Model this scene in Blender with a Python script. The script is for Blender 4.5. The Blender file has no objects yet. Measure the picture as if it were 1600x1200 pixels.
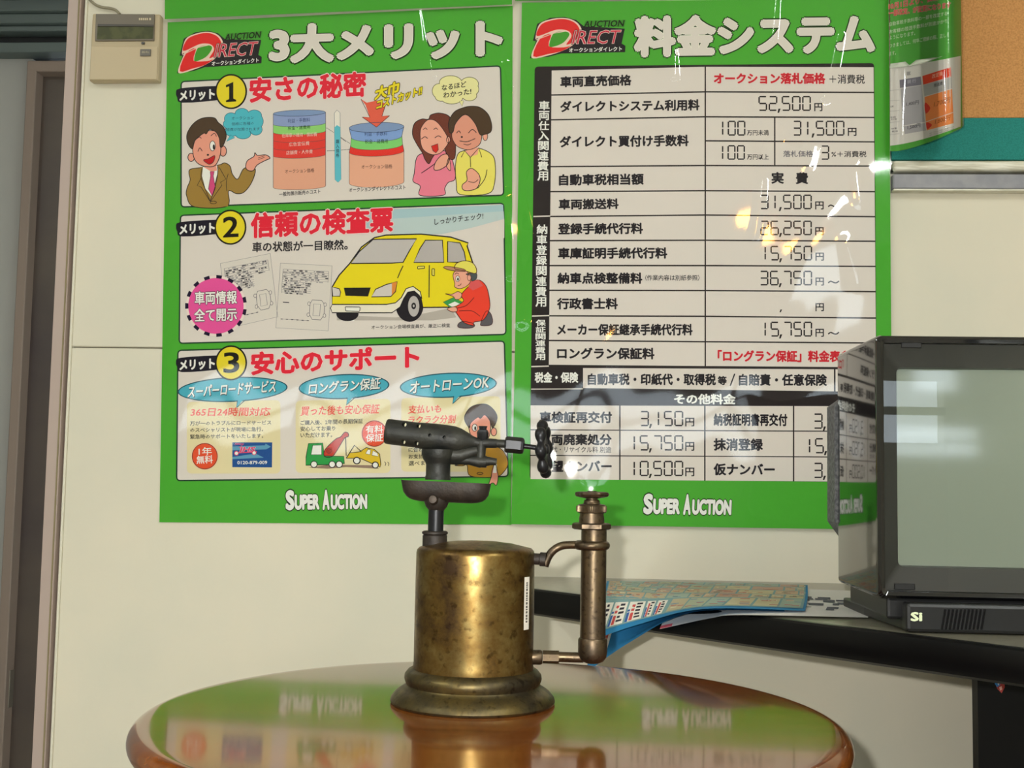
import bpy, bmesh, math, random
from mathutils import Vector, Matrix
import numpy as np
random.seed(7)
sc = bpy.context.scene
COL = sc.collection

# ------------------------------------------------------------------ camera
F = 1850.0
HOR = 745.0
CAM = Vector((0.0, -1.75, 0.89))
YAW = math.radians(3.5)
PITCH = math.atan((HOR - 600) / F)
ROLL = math.radians(1.0)
fwd = Vector((-math.sin(YAW) * math.cos(PITCH), math.cos(YAW) * math.cos(PITCH), math.sin(PITCH)))
right0 = Vector((math.cos(YAW), math.sin(YAW), 0))
up0 = right0.cross(fwd)
RIGHT = right0 * math.cos(ROLL) + up0 * math.sin(ROLL)
UP = -right0 * math.sin(ROLL) + up0 * math.cos(ROLL)
# the horizon falls to the right in the photograph: the camera is rolled anticlockwise
cam = bpy.data.objects.new('camera', bpy.data.cameras.new('camera'))
COL.objects.link(cam)
cam.data.sensor_width = 36
cam.data.lens = 36 * F / 1600
cam.data.clip_start = 0.05
cam.matrix_world = Matrix(((RIGHT.x, UP.x, -fwd.x, CAM.x), (RIGHT.y, UP.y, -fwd.y, CAM.y), (RIGHT.z, UP.z, -fwd.z, CAM.z), (0, 0, 0, 1)))
sc.camera = cam

# ------------------------------------------------------------------ sky, lamps, exposure
world = bpy.data.worlds.new('world'); sc.world = world
world.use_nodes = True
bg = world.node_tree.nodes['Background']
bg.inputs[0].default_value = (0.80, 0.92, 1.0, 1)
bg.inputs[1].default_value = 4.5
sc.view_settings.view_transform = 'Standard'
sc.view_settings.look = 'None'
sc.view_settings.gamma = 1
sc.view_settings.use_curve_mapping = False
sc.view_settings.exposure = 0.5
sc.cycles.use_denoising = True
sc.cycles.max_bounces = 8
sc.cycles.transparent_max_bounces = 12

def light(name, kind, loc, energy, color=(1, 1, 1), size=0.1, rot=None, sy=None):
    d = bpy.data.lights.new(name, kind); d.energy = energy; d.color = color
    if kind == 'AREA':
        d.size = size
        if sy: d.shape = 'RECTANGLE'; d.size_y = sy
    else:
        d.shadow_soft_size = size
    o = bpy.data.objects.new(name, d); COL.objects.link(o); o.location = loc
    if rot: o.rotation_euler = rot
    return o
# the camera's own flash, a little up and to the left of the lens
light('camera_flash', 'POINT', CAM - RIGHT * 0.034 + UP * 0.028, 26.5, (1.0, 0.995, 0.95), 0.007)
# fluorescent ceiling fixtures of the room (their tubes are built further down)
FLUOR = [(1.36, -2.6), (-2.1, -2.5), (1.54, -5.0)]
for fx, fy in FLUOR:
    light('ceiling_tube_light', 'AREA', (fx, fy, 2.535), 20.0, (0.95, 1.0, 0.97), 0.13, (0, 0, 0), 1.2)

# ------------------------------------------------------------------ pixel helpers (measuring the place on its real planes)
def ray(px, py):
    return (fwd + RIGHT * ((px - 800) / F) - UP * ((py - 600) / F))
def onY(px, py, Y=0.0):
    d = ray(px, py); t = (Y - CAM.y) / d.y; return CAM + d * t
def onZ(px, py, Z):
    d = ray(px, py); t = (Z - CAM.z) / d.z; return CAM + d * t
def onX(px, py, X):
    d = ray(px, py); t = (X - CAM.x) / d.x; return CAM + d * t

# ------------------------------------------------------------------ materials
def s2l(c):
    c = c / 255.0
    return c / 12.92 if c <= 0.04045 else ((c + 0.055) / 1.055) ** 2.4
def rgb(h, k=1.0):
    if isinstance(h, str):
        h = h.lstrip('#'); h = tuple(int(h[i:i + 2], 16) for i in (0, 2, 4))
    return tuple(min(0.9, s2l(c) * k) for c in h) + (1,)
MATS = {}
def mat(name, color, rough=0.5, metal=0.0, spec=0.5, coat=0.0, k=1.0, noise=None, bump=None):
    if name in MATS: return MATS[name]
    m = bpy.data.materials.new(name); m.use_nodes = True
    nt = m.node_tree; b = nt.nodes['Principled BSDF']
    b.inputs['Base Color'].default_value = rgb(color, k)
    b.inputs['Roughness'].default_value = rough
    b.inputs['Metallic'].default_value = metal
    b.inputs['Specular IOR Level'].default_value = spec
    b.inputs['Coat Weight'].default_value = coat
    b.inputs['Coat Roughness'].default_value = 0.06
    if noise or bump:
        tc = nt.nodes.new('ShaderNodeTexCoord')
    if noise:   # (scale, colour2, lo, hi, stretch)
        sca, c2, lo, hi = noise[:4]
        n = nt.nodes.new('ShaderNodeTexNoise'); n.inputs['Scale'].default_value = sca; n.inputs['Detail'].default_value = 6
        src = tc.outputs['Object']
        if len(noise) > 4:
            mp = nt.nodes.new('ShaderNodeMapping'); mp.inputs['Scale'].default_value = noise[4]
            nt.links.new(src, mp.inputs[0]); src = mp.outputs[0]
        nt.links.new(src, n.inputs['Vector'])
        r = nt.nodes.new('ShaderNodeValToRGB')
        r.color_ramp.elements[0].position = lo; r.color_ramp.elements[1].position = hi
        r.color_ramp.elements[0].color = rgb(color, k); r.color_ramp.elements[1].color = rgb(c2, k)
        nt.links.new(n.outputs[0], r.inputs[0]); nt.links.new(r.outputs[0], b.inputs['Base Color'])
    if bump:    # (scale, strength, distance)
        n2 = nt.nodes.new('ShaderNodeTexNoise'); n2.inputs['Scale'].default_value = bump[0]; n2.inputs['Detail'].default_value = 5
        nt.links.new(tc.outputs['Object'], n2.inputs['Vector'])
        bp = nt.nodes.new('ShaderNodeBump'); bp.inputs['Strength'].default_value = bump[1]; bp.inputs['Distance'].default_value = bump[2]
        nt.links.new(n2.outputs[0], bp.inputs['Height']); nt.links.new(bp.outputs[0], b.inputs['Normal'])
    MATS[name] = m
    return m
PK = 1.12
def ink(h):
    return mat('ink_' + h.lstrip('#'), h, 0.65, spec=0.12, k=PK)

def film_mat(name, rough=0.035, ior=1.5):
    m = bpy.data.materials.new(name); m.use_nodes = True
    nt = m.node_tree; nt.nodes.clear()
    out = nt.nodes.new('ShaderNodeOutputMaterial'); mx = nt.nodes.new('ShaderNodeMixShader')
    tr = nt.nodes.new('ShaderNodeBsdfTransparent'); gl = nt.nodes.new('ShaderNodeBsdfGlossy')
    fr = nt.nodes.new('ShaderNodeFresnel'); fr.inputs[0].default_value = ior
    gl.inputs['Roughness'].default_value = rough
    nt.links.new(fr.outputs[0], mx.inputs[0]); nt.links.new(tr.outputs[0], mx.inputs[1]); nt.links.new(gl.outputs[0], mx.inputs[2])
    nt.links.new(mx.outputs[0], out.inputs[0])
    return m
FILM = film_mat('laminate_film')
GLASS = film_mat('clear_glass', 0.01, 1.55)

# ------------------------------------------------------------------ object helpers
def link(name, me, m, parent=None, smooth=False):
    o = bpy.data.objects.new(name, me); COL.objects.link(o)
    if m is not None:
        me.materials.append(m)
    if smooth:
        for p in me.polygons: p.use_smooth = True
    if parent:
        o.parent = parent
        w = Vector(); q = parent
        while q: w += Vector(q.location); q = q.parent
        o.location = -w            # mesh data is in world metres
    return o
def mesh(name, verts, faces, m, parent=None, smooth=False):
    me = bpy.data.meshes.new(name); me.from_pydata([tuple(v) for v in verts], [], faces); me.update()
    return link(name, me, m, parent, smooth)
def frombm(name, bm, m, parent=None, smooth=False):
    me = bpy.data.meshes.new(name); bm.normal_update(); bm.to_mesh(me); bm.free()
    return link(name, me, m, parent, smooth)
def thing(name, label, cat, loc=(0, 0, 0), group=None):
    o = bpy.data.objects.new(name, None); COL.objects.link(o); o.location = loc; o.empty_display_size = 0.02
    o['label'] = label; o['category'] = cat
    if group: o['group'] = group
    return o
def tag(o, label, cat, group=None):
    o['label'] = label; o['category'] = cat
    if group: o['group'] = group
    return o
def struct(o):
    o['kind'] = 'structure'; return o
def sempty(name, loc=(0, 0, 0)):
    o = bpy.data.objects.new(name, None); COL.objects.link(o); o.location = loc; o['kind'] = 'structure'; return o

def add_box(bm, lo, hi, bevel=0.0, seg=2):
    x0, y0, z0 = lo; x1, y1, z1 = hi
    vs = [bm.verts.new(p) for p in ((x0, y0, z0), (x1, y0, z0), (x1, y1, z0), (x0, y1, z0), (x0, y0, z1), (x1, y0, z1), (x1, y1, z1), (x0, y1, z1))]
    fs = [bm.faces.new([vs[i] for i in f]) for f in ((0, 3, 2, 1), (4, 5, 6, 7), (0, 1, 5, 4), (1, 2, 6, 5), (2, 3, 7, 6), (3, 0, 4, 7))]
    if bevel:
        es = list({e for f in fs for e in f.edges})
        bmesh.ops.bevel(bm, geom=es, offset=bevel, segments=seg, profile=0.5, affect='EDGES')
def box(name, lo, hi, m, parent=None, bevel=0.0, seg=2):
    bm = bmesh.new(); add_box(bm, lo, hi, bevel, seg)
    return frombm(name, bm, m, parent, bevel > 0.0 and seg > 2)
def prism(name, poly, z0, z1, m, parent=None, bevel=0.0, seg=3):
    bm = bmesh.new()
    a = [bm.verts.new((x, y, z0)) for x, y in poly]; b = [bm.verts.new((x, y, z1)) for x, y in poly]
    n = len(poly)
    bm.faces.new(a[::-1]); bm.faces.new(b)
    for i in range(n):
        bm.faces.new((a[i], a[(i + 1) % n], b[(i + 1) % n], b[i]))
    bmesh.ops.recalc_face_normals(bm, faces=bm.faces)
    if bevel:
        es = [e for e in bm.edges if abs(e.verts[0].co.z - e.verts[1].co.z) < 1e-6]
        bmesh.ops.bevel(bm, geom=es, offset=bevel, segments=seg, profile=0.5, affect='EDGES')
    return frombm(name, bm, m, parent)
def add_lathe(bm, prof, origin, axis=(0, 0, 1), seg=48, rfun=None):
    """prof: (radius, height) from bottom to top, spun about axis through origin"""
    origin = Vector(origin); ax = Vector(axis).normalized()
    q = Vector((0, 0, 1)).rotation_difference(ax)
    rings = []
    for r, h in prof:
        if r < 1e-7:
            rings.append([bm.verts.new(origin + q @ Vector((0, 0, h)))])
        else:
            ring = []
            for i in range(seg):
                a = 2 * math.pi * i / seg
                rr = r * (rfun(a, h) if rfun else 1.0)
                ring.append(bm.verts.new(origin + q @ Vector((rr * math.cos(a), rr * math.sin(a), h))))
            rings.append(ring)
    for a, b in zip(rings, rings[1:]):
        for i in range(seg):
            j = (i + 1) % seg
            if len(a) == 1 and len(b) == 1: continue
            if len(a) == 1: bm.faces.new((a[0], b[j], b[i]))
            elif len(b) == 1: bm.faces.new((a[i], a[j], b[0]))
            else: bm.faces.new((a[i], a[j], b[j], b[i]))
    for ring, flip in ((rings[0], True), (rings[-1], False)):
        if len(ring) > 1:
            bm.faces.new(ring[::-1] if flip else ring)
def lathe(name, prof, origin, m, parent=None, axis=(0, 0, 1), seg=48, rfun=None, smooth=True):
    bm = bmesh.new(); add_lathe(bm, prof, origin, axis, seg, rfun)
    o = frombm(name, bm, m, parent, smooth)
    if smooth:
        sharp_by_angle(o)
    return o
def sharp_by_angle(o, deg=38):
    me = o.data
    try:
        me.set_sharp_from_angle(angle=math.radians(deg))
    except Exception:
        pass
def add_tube(bm, pts, radii, seg=16, caps=True):
    pts = [Vector(p) for p in pts]
    if not isinstance(radii, (list, tuple)): radii = [radii] * len(pts)
    rings = []; prev = None
    for i, p in enumerate(pts):
        t = (pts[min(i + 1, len(pts) - 1)] - pts[max(i - 1, 0)]).normalized()
        if prev is None:
            n = t.orthogonal().normalized()
        else:
            n = (prev - t * prev.dot(t)).normalized()
        prev = n; b = t.cross(n)
        rings.append([bm.verts.new(p + (n * math.cos(2 * math.pi * k / seg) + b * math.sin(2 * math.pi * k / seg)) * radii[i]) for k in range(seg)])
    for a, b in zip(rings, rings[1:]):
        for i in range(seg):
            j = (i + 1) % seg; bm.faces.new((a[i], a[j], b[j], b[i]))
    if caps:
        bm.faces.new(rings[0][::-1]); bm.faces.new(rings[-1])
def tube(name, pts, radii, m, parent=None, seg=16):
    bm = bmesh.new(); add_tube(bm, pts, radii, seg)
    o = frombm(name, bm, m, parent, True); sharp_by_angle(o); return o
def add_sphere(bm, c, r, sx=1, sy=1, sz=1, u=14, v=10):
    res = bmesh.ops.create_uvsphere(bm, u_segments=u, v_segments=v, radius=r)
    bmesh.ops.scale(bm, vec=(sx, sy, sz), verts=res['verts'])
    bmesh.ops.translate(bm, vec=c, verts=res['verts'])
def crom(pts, n=6, closed=False):
    """smooth curve through 2-D or 3-D points"""
    P = [np.array(p, float) for p in pts]; out = []
    N = len(P); rng = range(N) if closed else range(N - 1)
    for i in rng:
        p0 = P[i - 1] if (closed or i > 0) else P[i]
        p1 = P[i]; p2 = P[(i + 1) % N]
        p3 = P[(i + 2) % N] if (closed or i + 2 < N) else p2
        for k in range(n):
            t = k / n
            out.append(tuple(0.5 * ((2 * p1) + (-p0 + p2) * t + (2 * p0 - 5 * p1 + 4 * p2 - p3) * t * t + (-p0 + 3 * p1 - 3 * p2 + p3) * t ** 3)))
    if not closed: out.append(tuple(P[-1]))
    return out

# ------------------------------------------------------------------ flat print: lettering, lines and shapes lying on a printed surface
TXT = {}
def glyphs(body, res=2):
    key = (body, res)
    if key in TXT: return TXT[key]
    c = bpy.data.curves.new('t', 'FONT'); c.body = body; c.size = 1; c.resolution_u = res
    o = bpy.data.objects.new('t', c); COL.objects.link(o)
    dg = bpy.context.evaluated_depsgraph_get()
    e = o.evaluated_get(dg); me = e.to_mesh()
    vs = np.array([(v.co.x, v.co.y) for v in me.vertices]) if len(me.vertices) else np.zeros((0, 2))
    fs = [tuple(p.vertices) for p in me.polygons]
    e.to_mesh_clear()
    bpy.data.objects.remove(o); bpy.data.curves.remove(c)
    TXT[key] = (vs, fs)
    return TXT[key]
def affine(src, dst):
    A = np.array([[x, y, 1] for x, y in src], float); B = np.array(dst, float)
    return np.linalg.solve(A, B)          # 3x2
class Printer:
    def __init__(s, place, step=1.0e-4):
        s.place = place; s.step = step; s.clear(); s.M = np.array([[1, 0], [0, 1], [0, 0]], float)
    def clear(s):
        s.v = []; s.f = []; s.mi = []; s.mats = []; s.lv = 1
    def view(s, ox=0, oy=0, k=1.0):
        s.M = np.array([[k, 0], [0, k], [ox, oy]], float)
    def aff(s, src, dst):
        s.M = affine(src, dst)
    def tr(s, x, y):
        return (x * s.M[0, 0] + y * s.M[1, 0] + s.M[2, 0], x * s.M[0, 1] + y * s.M[1, 1] + s.M[2, 1])
    def _m(s, c):
        if c not in s.mats: s.mats.append(c)
        return s.mats.index(c)
    def raw(s, pts, faces, c, lv=None):
        lv = s.lv if lv is None else lv
        b = len(s.v)
        for x, y in pts:
            X, Y = s.tr(x, y); s.v.append(s.place(X, Y, lv * s.step))
        m = s._m(c)
        for f in faces: s.f.append(tuple(b + i for i in f)); s.mi.append(m)
    def poly(s, pts, c, lv=None, out=None, w=2.0):
        s.raw(pts, [tuple(range(len(pts)))], c, lv)
        if out: s.line(list(pts) + [pts[0]], w, out, (s.lv if lv is None else lv) + 0.5)
    def line(s, pts, w, c, lv=None):
        P = [np.array(p, float) for p in pts]
        if len(P) > 2 and np.allclose(P[0], P[-1]): closed = True
        else: closed = False
        L = []; R = []
        for i, p in enumerate(P):
            if closed:
                a = P[i - 1] if i > 0 else P[-2]; b = P[i + 1] if i < len(P) - 1 else P[1]
            else:
                a = P[max(i - 1, 0)]; b = P[min(i + 1, len(P) - 1)]
            t = b - a; n = np.linalg.norm(t)
            if n < 1e-9: t = np.array((1.0, 0)); n = 1
            t = t / n; q = np.array((-t[1], t[0])) * w / 2
            L.append(tuple(p + q)); R.append(tuple(p - q))
        n = len(P); s.raw(L + R, [(i, i + 1, n + i + 1, n + i) for i in range(n - 1)], c, lv)
    def blob(s, pts, c, lv=None, out=None, w=2.0, n=5):
        s.poly(crom(pts, n, True), c, lv, out, w)
    def curve(s, pts, w, c, lv=None, n=5):
        s.line(crom(pts, n), w, c, lv)
    def ell(s, x, y, rx, ry=None, c='#000000', lv=None, out=None, w=2.0, n=36, rot=0.0):
        ry = rx if ry is None else ry; cr, sr = math.cos(rot), math.sin(rot)
        pts = [(x + rx * math.cos(a) * cr - ry * math.sin(a) * sr, y + rx * math.cos(a) * sr + ry * math.sin(a) * cr) for a in [2 * math.pi * i / n for i in range(n)]]
        s.poly(pts, c, lv, out, w)
    def quad(s, x0, y0, x1, y1, c, lv=None):
        s.poly([(x0, y0), (x1, y0), (x1, y1), (x0, y1)], c, lv)
    def rrect(s, c4, r, c, lv=None, out=None, w=2.0):
        P = [np.array(p, float) for p in c4]; pts = []
        for i in range(4):
            p = P[i]; a = P[i - 1] - p; b = P[(i + 1) % 4] - p
            a = a / np.linalg.norm(a) * r; b = b / np.linalg.norm(b) * r
            for k in range(5):
                t = k / 4; pts.append(tuple((1 - t) ** 2 * (p + a) + 2 * t * (1 - t) * p + t * t * (p + b)))
        s.poly(pts, c, lv, out, w)
    def cloud(s, cs, c, lv, out, w):
        for i, (x, y, rx, ry) in enumerate(cs): s.ell(x, y, rx + w, ry + w, out, lv - .8 + .09 * i, n=28)
        for i, (x, y, rx, ry) in enumerate(cs): s.ell(x, y, rx, ry, c, lv + 0.2 + .11 * i, n=28)
    def text(s, body, x0, y0, x1, y1, h, c, off=0.018, lv=None, shear=0.0, outs=(), res=2, dx=0, dy=0):
        """ink box: bottom left (x0,y0), bottom right (x1,y1), height h; outs = (extra offset, colour) drawn underneath"""
        lv = s.lv if lv is None else lv
        base, fs = glyphs(body, res)
        mn = base.min(0); mx = base.max(0); W, H = mx - mn
        def put(r, col, l, ddx=0, ddy=0):
            # heavier weight: the outline is laid down again, shifted round a small circle
            n = 0 if r < 0.004 else (4 if r < 0.04 else 8)
            for k in range(n + 1):
                ex = ey = 0.0
                if k: ex = r * math.cos(math.pi / 4 + 2 * math.pi * k / n); ey = r * math.sin(math.pi / 4 + 2 * math.pi * k / n)
                vs = base + np.array((ex, ey))
                u = (vs[:, 0] - mn[0]) / W; v = (vs[:, 1] - mn[1]) / H
                pts = [(x0 + (x1 - x0) * a + shear * b * h + ddx, y0 + (y1 - y0) * a - h * b + ddy) for a, b in zip(u, v)]
                s.raw(pts, fs, col, l + 0.13 * k)
        for i, (eo, col) in enumerate(outs):
            put(off + eo, col, lv + 1.2 * i, dx * (len(outs) - i), dy * (len(outs) - i))
        put(off, c, lv + 1.2 * len(outs))
    def vtext(s, body, x, y0, y1, w, c, x1=None, off=0.02, lv=None):
        x1 = x if x1 is None else x1; n = len(body); ph = (y1 - y0) / n
        for i, ch in enumerate(body):
            t = (i + 0.5) / n; xx = x + (x1 - x) * t
            s.text(ch, xx - w / 2, y0 + ph * (i + 0.94), xx + w / 2, y0 + ph * (i + 0.94), ph * 0.88, c, off, lv)
    def seg(s, body, x0, y0, x1, h, c, y1=None, lv=None, t=None):
        """seven segment digits; the ink spans x0..x1"""
        y1 = y0 if y1 is None else y1
        units = 0.0; pos = []
        for ch in body:
            if ch == ',': pos.append(units - 0.05); units += 0.32
            elif ch == ' ': pos.append(units); units += 1.17
            else: pos.append(units); units += 1.17
        tot = units - 0.17 if body[-1] != ',' else units - 0.17 + 0.1
        k = (x1 - x0) / tot; t = t or h * 0.095
        MAP = {'0': 'abcdef', '1': 'bc', '2': 'abged', '3': 'abgcd', '4': 'fgbc', '5': 'afgcd', '6': 'afgedc', '7': 'abc', '8': 'abcdefg', '9': 'abcdfg'}
        for ch, u in zip(body, pos):
            X = x0 + u * k; Y = y0 + (y1 - y0) * (u / tot); w = k
            if ch == ',':
                s.poly([(X, Y - t * 1.6), (X + t * 1.5, Y - t * 1.6), (X + t * 0.4, Y + t * 1.3), (X - t * 0.7, Y + t * 1.3)], c, lv); continue
            if ch == ' ': continue
            g = t * 0.75
            S = {'a': (X + g, Y - h, X + w - g, Y - h + t), 'g': (X + g, Y - h / 2 - t / 2, X + w - g, Y - h / 2 + t / 2), 'd': (X + g, Y - t, X + w - g, Y),
                 'f': (X, Y - h + g, X + t, Y - h / 2 - g * .5), 'b': (X + w - t, Y - h + g, X + w, Y - h / 2 - g * .5),
                 'e': (X, Y - h / 2 + g * .5, X + t, Y - g), 'c': (X + w - t, Y - h / 2 + g * .5, X + w, Y - g)}
            for q in MAP[ch]:
                a = S[q]
                if ch == '1': a = (a[0] - w * .35, a[1], a[2] - w * .35, a[3])
                s.quad(a[0], a[1], a[2], a[3], c, lv)
    def build(s, name, parent):
        me = bpy.data.meshes.new(name); me.from_pydata([tuple(v) for v in s.v], [], s.f)
        for c in s.mats: me.materials.append(ink(c))
        me.polygons.foreach_set('material_index', s.mi); me.update()
        o = link(name, me, None, parent); s.clear(); return o
def wall_place(base):
    return lambda x, y, l: onY(x, y, -(base + l))

# ------------------------------------------------------------------ the room
WALL = mat('cream_wall', '#ded6c2', 0.75, spec=0.25, k=1.1, noise=(2.6, '#cdccbc', 0.38, 0.72), bump=(60, 0.12, 0.002))
WALLG = mat('grey_wall', '#a3a29f', 0.8, k=1.1)
DARK = mat('dark_metal', '#25282b', 0.6)
TRIM = mat('pinkish_beige_metal', '#b3a198', 0.5, k=1.1)
OLIVE = mat('olive_beige_paint', '#a0977c', 0.55, k=1.05)
EDGE = mat('white_edge', '#e6e2cf', 0.5)
XE = onY(109, 600, 0).x           # where the poster wall ends at the doorway
XR = 2.3
ZS = onY(180, 543, 0).z           # joint between the wall boards
wb = sempty('wall_back', (0, 0, 0))
box('wall_board', (XE, 0.0, 0.0), (XR, 0.12, ZS - 0.0009), WALL, wb, 0.0015, 1)
box('wall_board', (XE, 0.0, ZS + 0.0009), (XR, 0.12, 2.6), WALL, wb, 0.0015, 1)
box('joint_filler', (XE + 0.002, 0.0035, ZS - 0.003), (XR, 0.1, ZS + 0.003), mat('joint_shadow', '#6d6757', 0.9), wb)
bm = bmesh.new(); add_box(bm, (XE - 0.0035, -0.002, 0), (XE + 0.0005, 0.01, 2.6), 0.001, 1)
struct(frombm('trim_1', bm, EDGE))
# door lining at the end of the wall: recessed olive strip and a pinkish steel jamb
dx = (onY(109, 600).x - onY(95, 600).x)
struct(box('trim_2', (XE - 0.009, 0.012, 0), (XE - 0.0035, 0.11, 2.6), OLIVE))
jam = sempty('trim_3')
XJ = XE - 0.009
box('jamb_face', (XJ - 0.0205, -0.004, 0), (XJ, 0.13, 2.6), TRIM, jam, 0.0015, 2)
box('jamb_stop', (XJ - 0.0035, -0.0055, 0), (XJ - 0.0015, -0.003, 2.6), mat('sealant', '#8f8262', 0.7), jam)
# room beyond the doorway
YB = 1.15
bx = lambda px, py=600, Y=YB: onY(px, py, Y).x
zf = lambda py, px=40, Y=YB: onY(px, py, Y).z
struct(box('wall_far', (-3.2, YB, 0), (bx(26), YB + 0.1, zf(92)), WALLG))
d1 = sempty('door_1')
XD0, XD1 = bx(26), bx(41)
FR = mat('mauve_frame', '#8d7c72', 0.55, k=1.0)
box('door_frame', (XD0, YB - 0.03, 0), (XD1, YB + 0.1, zf(101)), FR, d1, 0.002, 1)
box('door_frame', (XD0, YB - 0.0301, zf(118)), (XD1 + 0.95, YB + 0.1, zf(101)), FR, d1, 0.002, 1)
box('door_frame', (XD1 + 0.86, YB - 0.03, 0), (XD1 + 0.95, YB + 0.1, zf(118)), FR, d1, 0.002, 1)
BR = mat('brown_door_paint', '#5b5049', 0.32, noise=(1.5, '#4b4141', 0.4, 0.7, (1, 1, 2.5)))
leaf = box('door_leaf', (XD1, YB + 0.01, 0.01), (XD1 + 0.86, YB + 0.05, zf(118)), BR, d1)
def pull(px, y0, y1):
    a = onY(px, y0, YB - 0.005); b = onY(px - 1, y1, YB - 0.005)
    box('door_pull', (a.x - 0.003, YB - 0.012, b.z), (a.x + 0.001, YB + 0.012, a.z), mat('pull_metal', '#8d857a', 0.35, 0.6), d1, 0.001, 1)
pull(57, 222, 276); pull(17.5, 1047, 1106)
struct(box('wall_far_upper', (XD0 - 3, YB, zf(92)), (1.2, YB + 0.1, 2.6), mat('shutter_dark', '#3b4044', 0.6)))
sh = thing('roller_shutter_rail', 'dark grey horizontal shutter rails high above the brown door in the next room', 'shutter rail', (-1.1, YB - 0.02, zf(60)))
RG = mat('rail_grey', '#5f6a69', 0.5); RG2 = mat('rail_dark', '#1c1d20', 0.6)
for y0, y1, dp, m in ((92, 77, .05, RG), (77, 62, .02, RG2), (62, 54, .06, RG), (53, 39, .075, RG), (38, 21, .09, RG), (20, -60, .14, RG2)):
    box('rail', (-2.6, YB - dp, zf(y0)), (0.2, YB + 0.001, zf(y1)), m, sh, 0.002, 1)
struct(box('wall_divider', (0.6, 0.12, 0), (0.7, YB, 2.6), WALLG))
struct(box('floor', (-3.2, -7.2, -0.1), (XR + 0.1, YB + 0.1, 0.0), mat('floor_tiles', '#8f8a7d', 0.35, noise=(6, '#9b9587', 0.4, 0.6))))
struct(box('ceiling', (-3.2, -7.2, 2.6), (XR + 0.1, YB + 0.1, 2.7), mat('ceiling_paint', '#d8d6cc', 0.9)))
struct(box('wall_right', (XR, -7.2, 0), (XR + 0.1, 0.12, 2.6), mat('side_wall', '#bdb9a6', 0.8)))
struct(box('wall_left', (-3.3, -7.2, 0), (-3.2, YB + 0.1, 2.6), mat('side_wall', '#bdb9a6', 0.8)))
# shop front behind the camera: low wall, windows with mullions, upper wall
YF = -7.0
SH = mat('front_wall', '#8d8b82', 0.8)
struct(box('wall_front_lower', (-3.2, YF - 0.1, 0), (XR, YF, 1.15), SH))
struct(box('wall_front_upper', (-3.2, YF - 0.1, 1.55), (1.72, YF, 2.6), SH))
struct(box('wall_front_upper_right', (2.12, YF - 0.1, 1.55), (XR, YF, 2.6), SH))
struct(box('wall_front_top', (1.72, YF - 0.1, 2.5), (2.12, YF, 2.6), SH))
struct(box('trim_4', (1.72, YF - 0.1, 1.55), (2.12, YF, 2.05), SH))
wn = 0
for i in range(5):
    a = -3.2 + i * 1.1; wn += 1
    w = sempty('window_%d' % wn)
    box('window_frame', (a, YF - 0.08, 1.15), (a + 0.07, YF - 0.02, 1.55), DARK, w)
    box('window_frame', (a + 0.07, YF - 0.08, 1.33), (a + 1.1, YF - 0.02, 1.38), DARK, w)
    mesh('window_pane', [(a + .07, YF - .05, 1.15), (a + 1.1, YF - .05, 1.15), (a + 1.1, YF - .05, 1.55), (a + .07, YF - .05, 1.55)], [(0, 1, 2, 3)], GLASS, w)
    pl = light('window_daylight', 'AREA', (a + 0.585, YF + 0.02, 1.35), 1.0, size=1.03, sy=.4, rot=(math.radians(90), 0, 0))
    pl.data.cycles.is_portal = True
# ceiling fluorescents and warm pendant lamps (seen only as reflections)
WH = mat('lamp_white', '#e8e8e2', 0.5)
def emit(name, col, st):
    m = bpy.data.materials.new(name); m.use_nodes = True
    b = m.node_tree.nodes['Principled BSDF']; b.inputs['Base Color'].default_value = (0, 0, 0, 1)
    b.inputs['Emission Color'].default_value = col + (1,); b.inputs['Emission Strength'].default_value = st
    return m
TUBE = emit('tube_glow', (0.93, 1.0, 0.95), 14); BULB = emit('bulb_glow', (1.0, 0.50, 0.10), 40)
POS = ('over the right side of the room', 'over the left side of the room', 'far back on the right')
for (fx, fy), ps in zip(FLUOR, POS):
    t = thing('ceiling_light', 'white fluorescent ceiling fixture ' + ps, 'ceiling light', (fx, fy, 2.6), 'fluorescent ceiling fixtures')
    box('fixture_body', (fx - 0.09, fy - 0.62, 2.56), (fx + 0.09, fy + 0.62, 2.6), WH, t, 0.004, 1)
    for s in (-1, 1):
        tube('fluorescent_tube', [(fx + s * 0.04, fy - 0.58, 2.548), (fx + s * 0.04, fy + 0.58, 2.548)], 0.012, TUBE, t, 12)
def lamp_at(px, py, ymir, lab):
    """a pendant lamp whose mirror image in the poster film lies behind that pixel"""
    d = onY(px, py, ymir)
    p = Vector((d.x, -ymir, d.z))
    t = thing('pendant_lamp', lab, 'pendant lamp', (p.x, p.y, 2.6), 'warm pendant lamps')
    tube('cord', [(p.x, p.y, 2.6), (p.x, p.y, p.z + 0.10)], 0.004, DARK, t, 8)
    lathe('lamp_shade', [(0.11, 0.0), (0.105, 0.02), (0.03, 0.09), (0.02, 0.11), (0.0, 0.11)], (p.x, p.y, p.z), mat('amber_shade', '#a2561c', 0.5), t, seg=24)
    bm = bmesh.new(); add_sphere(bm, p - Vector((0, 0, 0.01)), 0.045)
    frombm('bulb', bm, BULB, t, True)
lamp_at(1183, 350, 3.1, 'amber pendant lamp hanging from the ceiling on the right, nearest the posters')
lamp_at(1285, 372, 3.6, 'amber pendant lamp hanging right of the nearest one')
lamp_at(812, 345, 3.4, 'amber pendant lamp hanging left of the nearest one')
lamp_at(960, 520, 5.6, 'amber pendant lamp hanging low near the windows')

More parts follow.
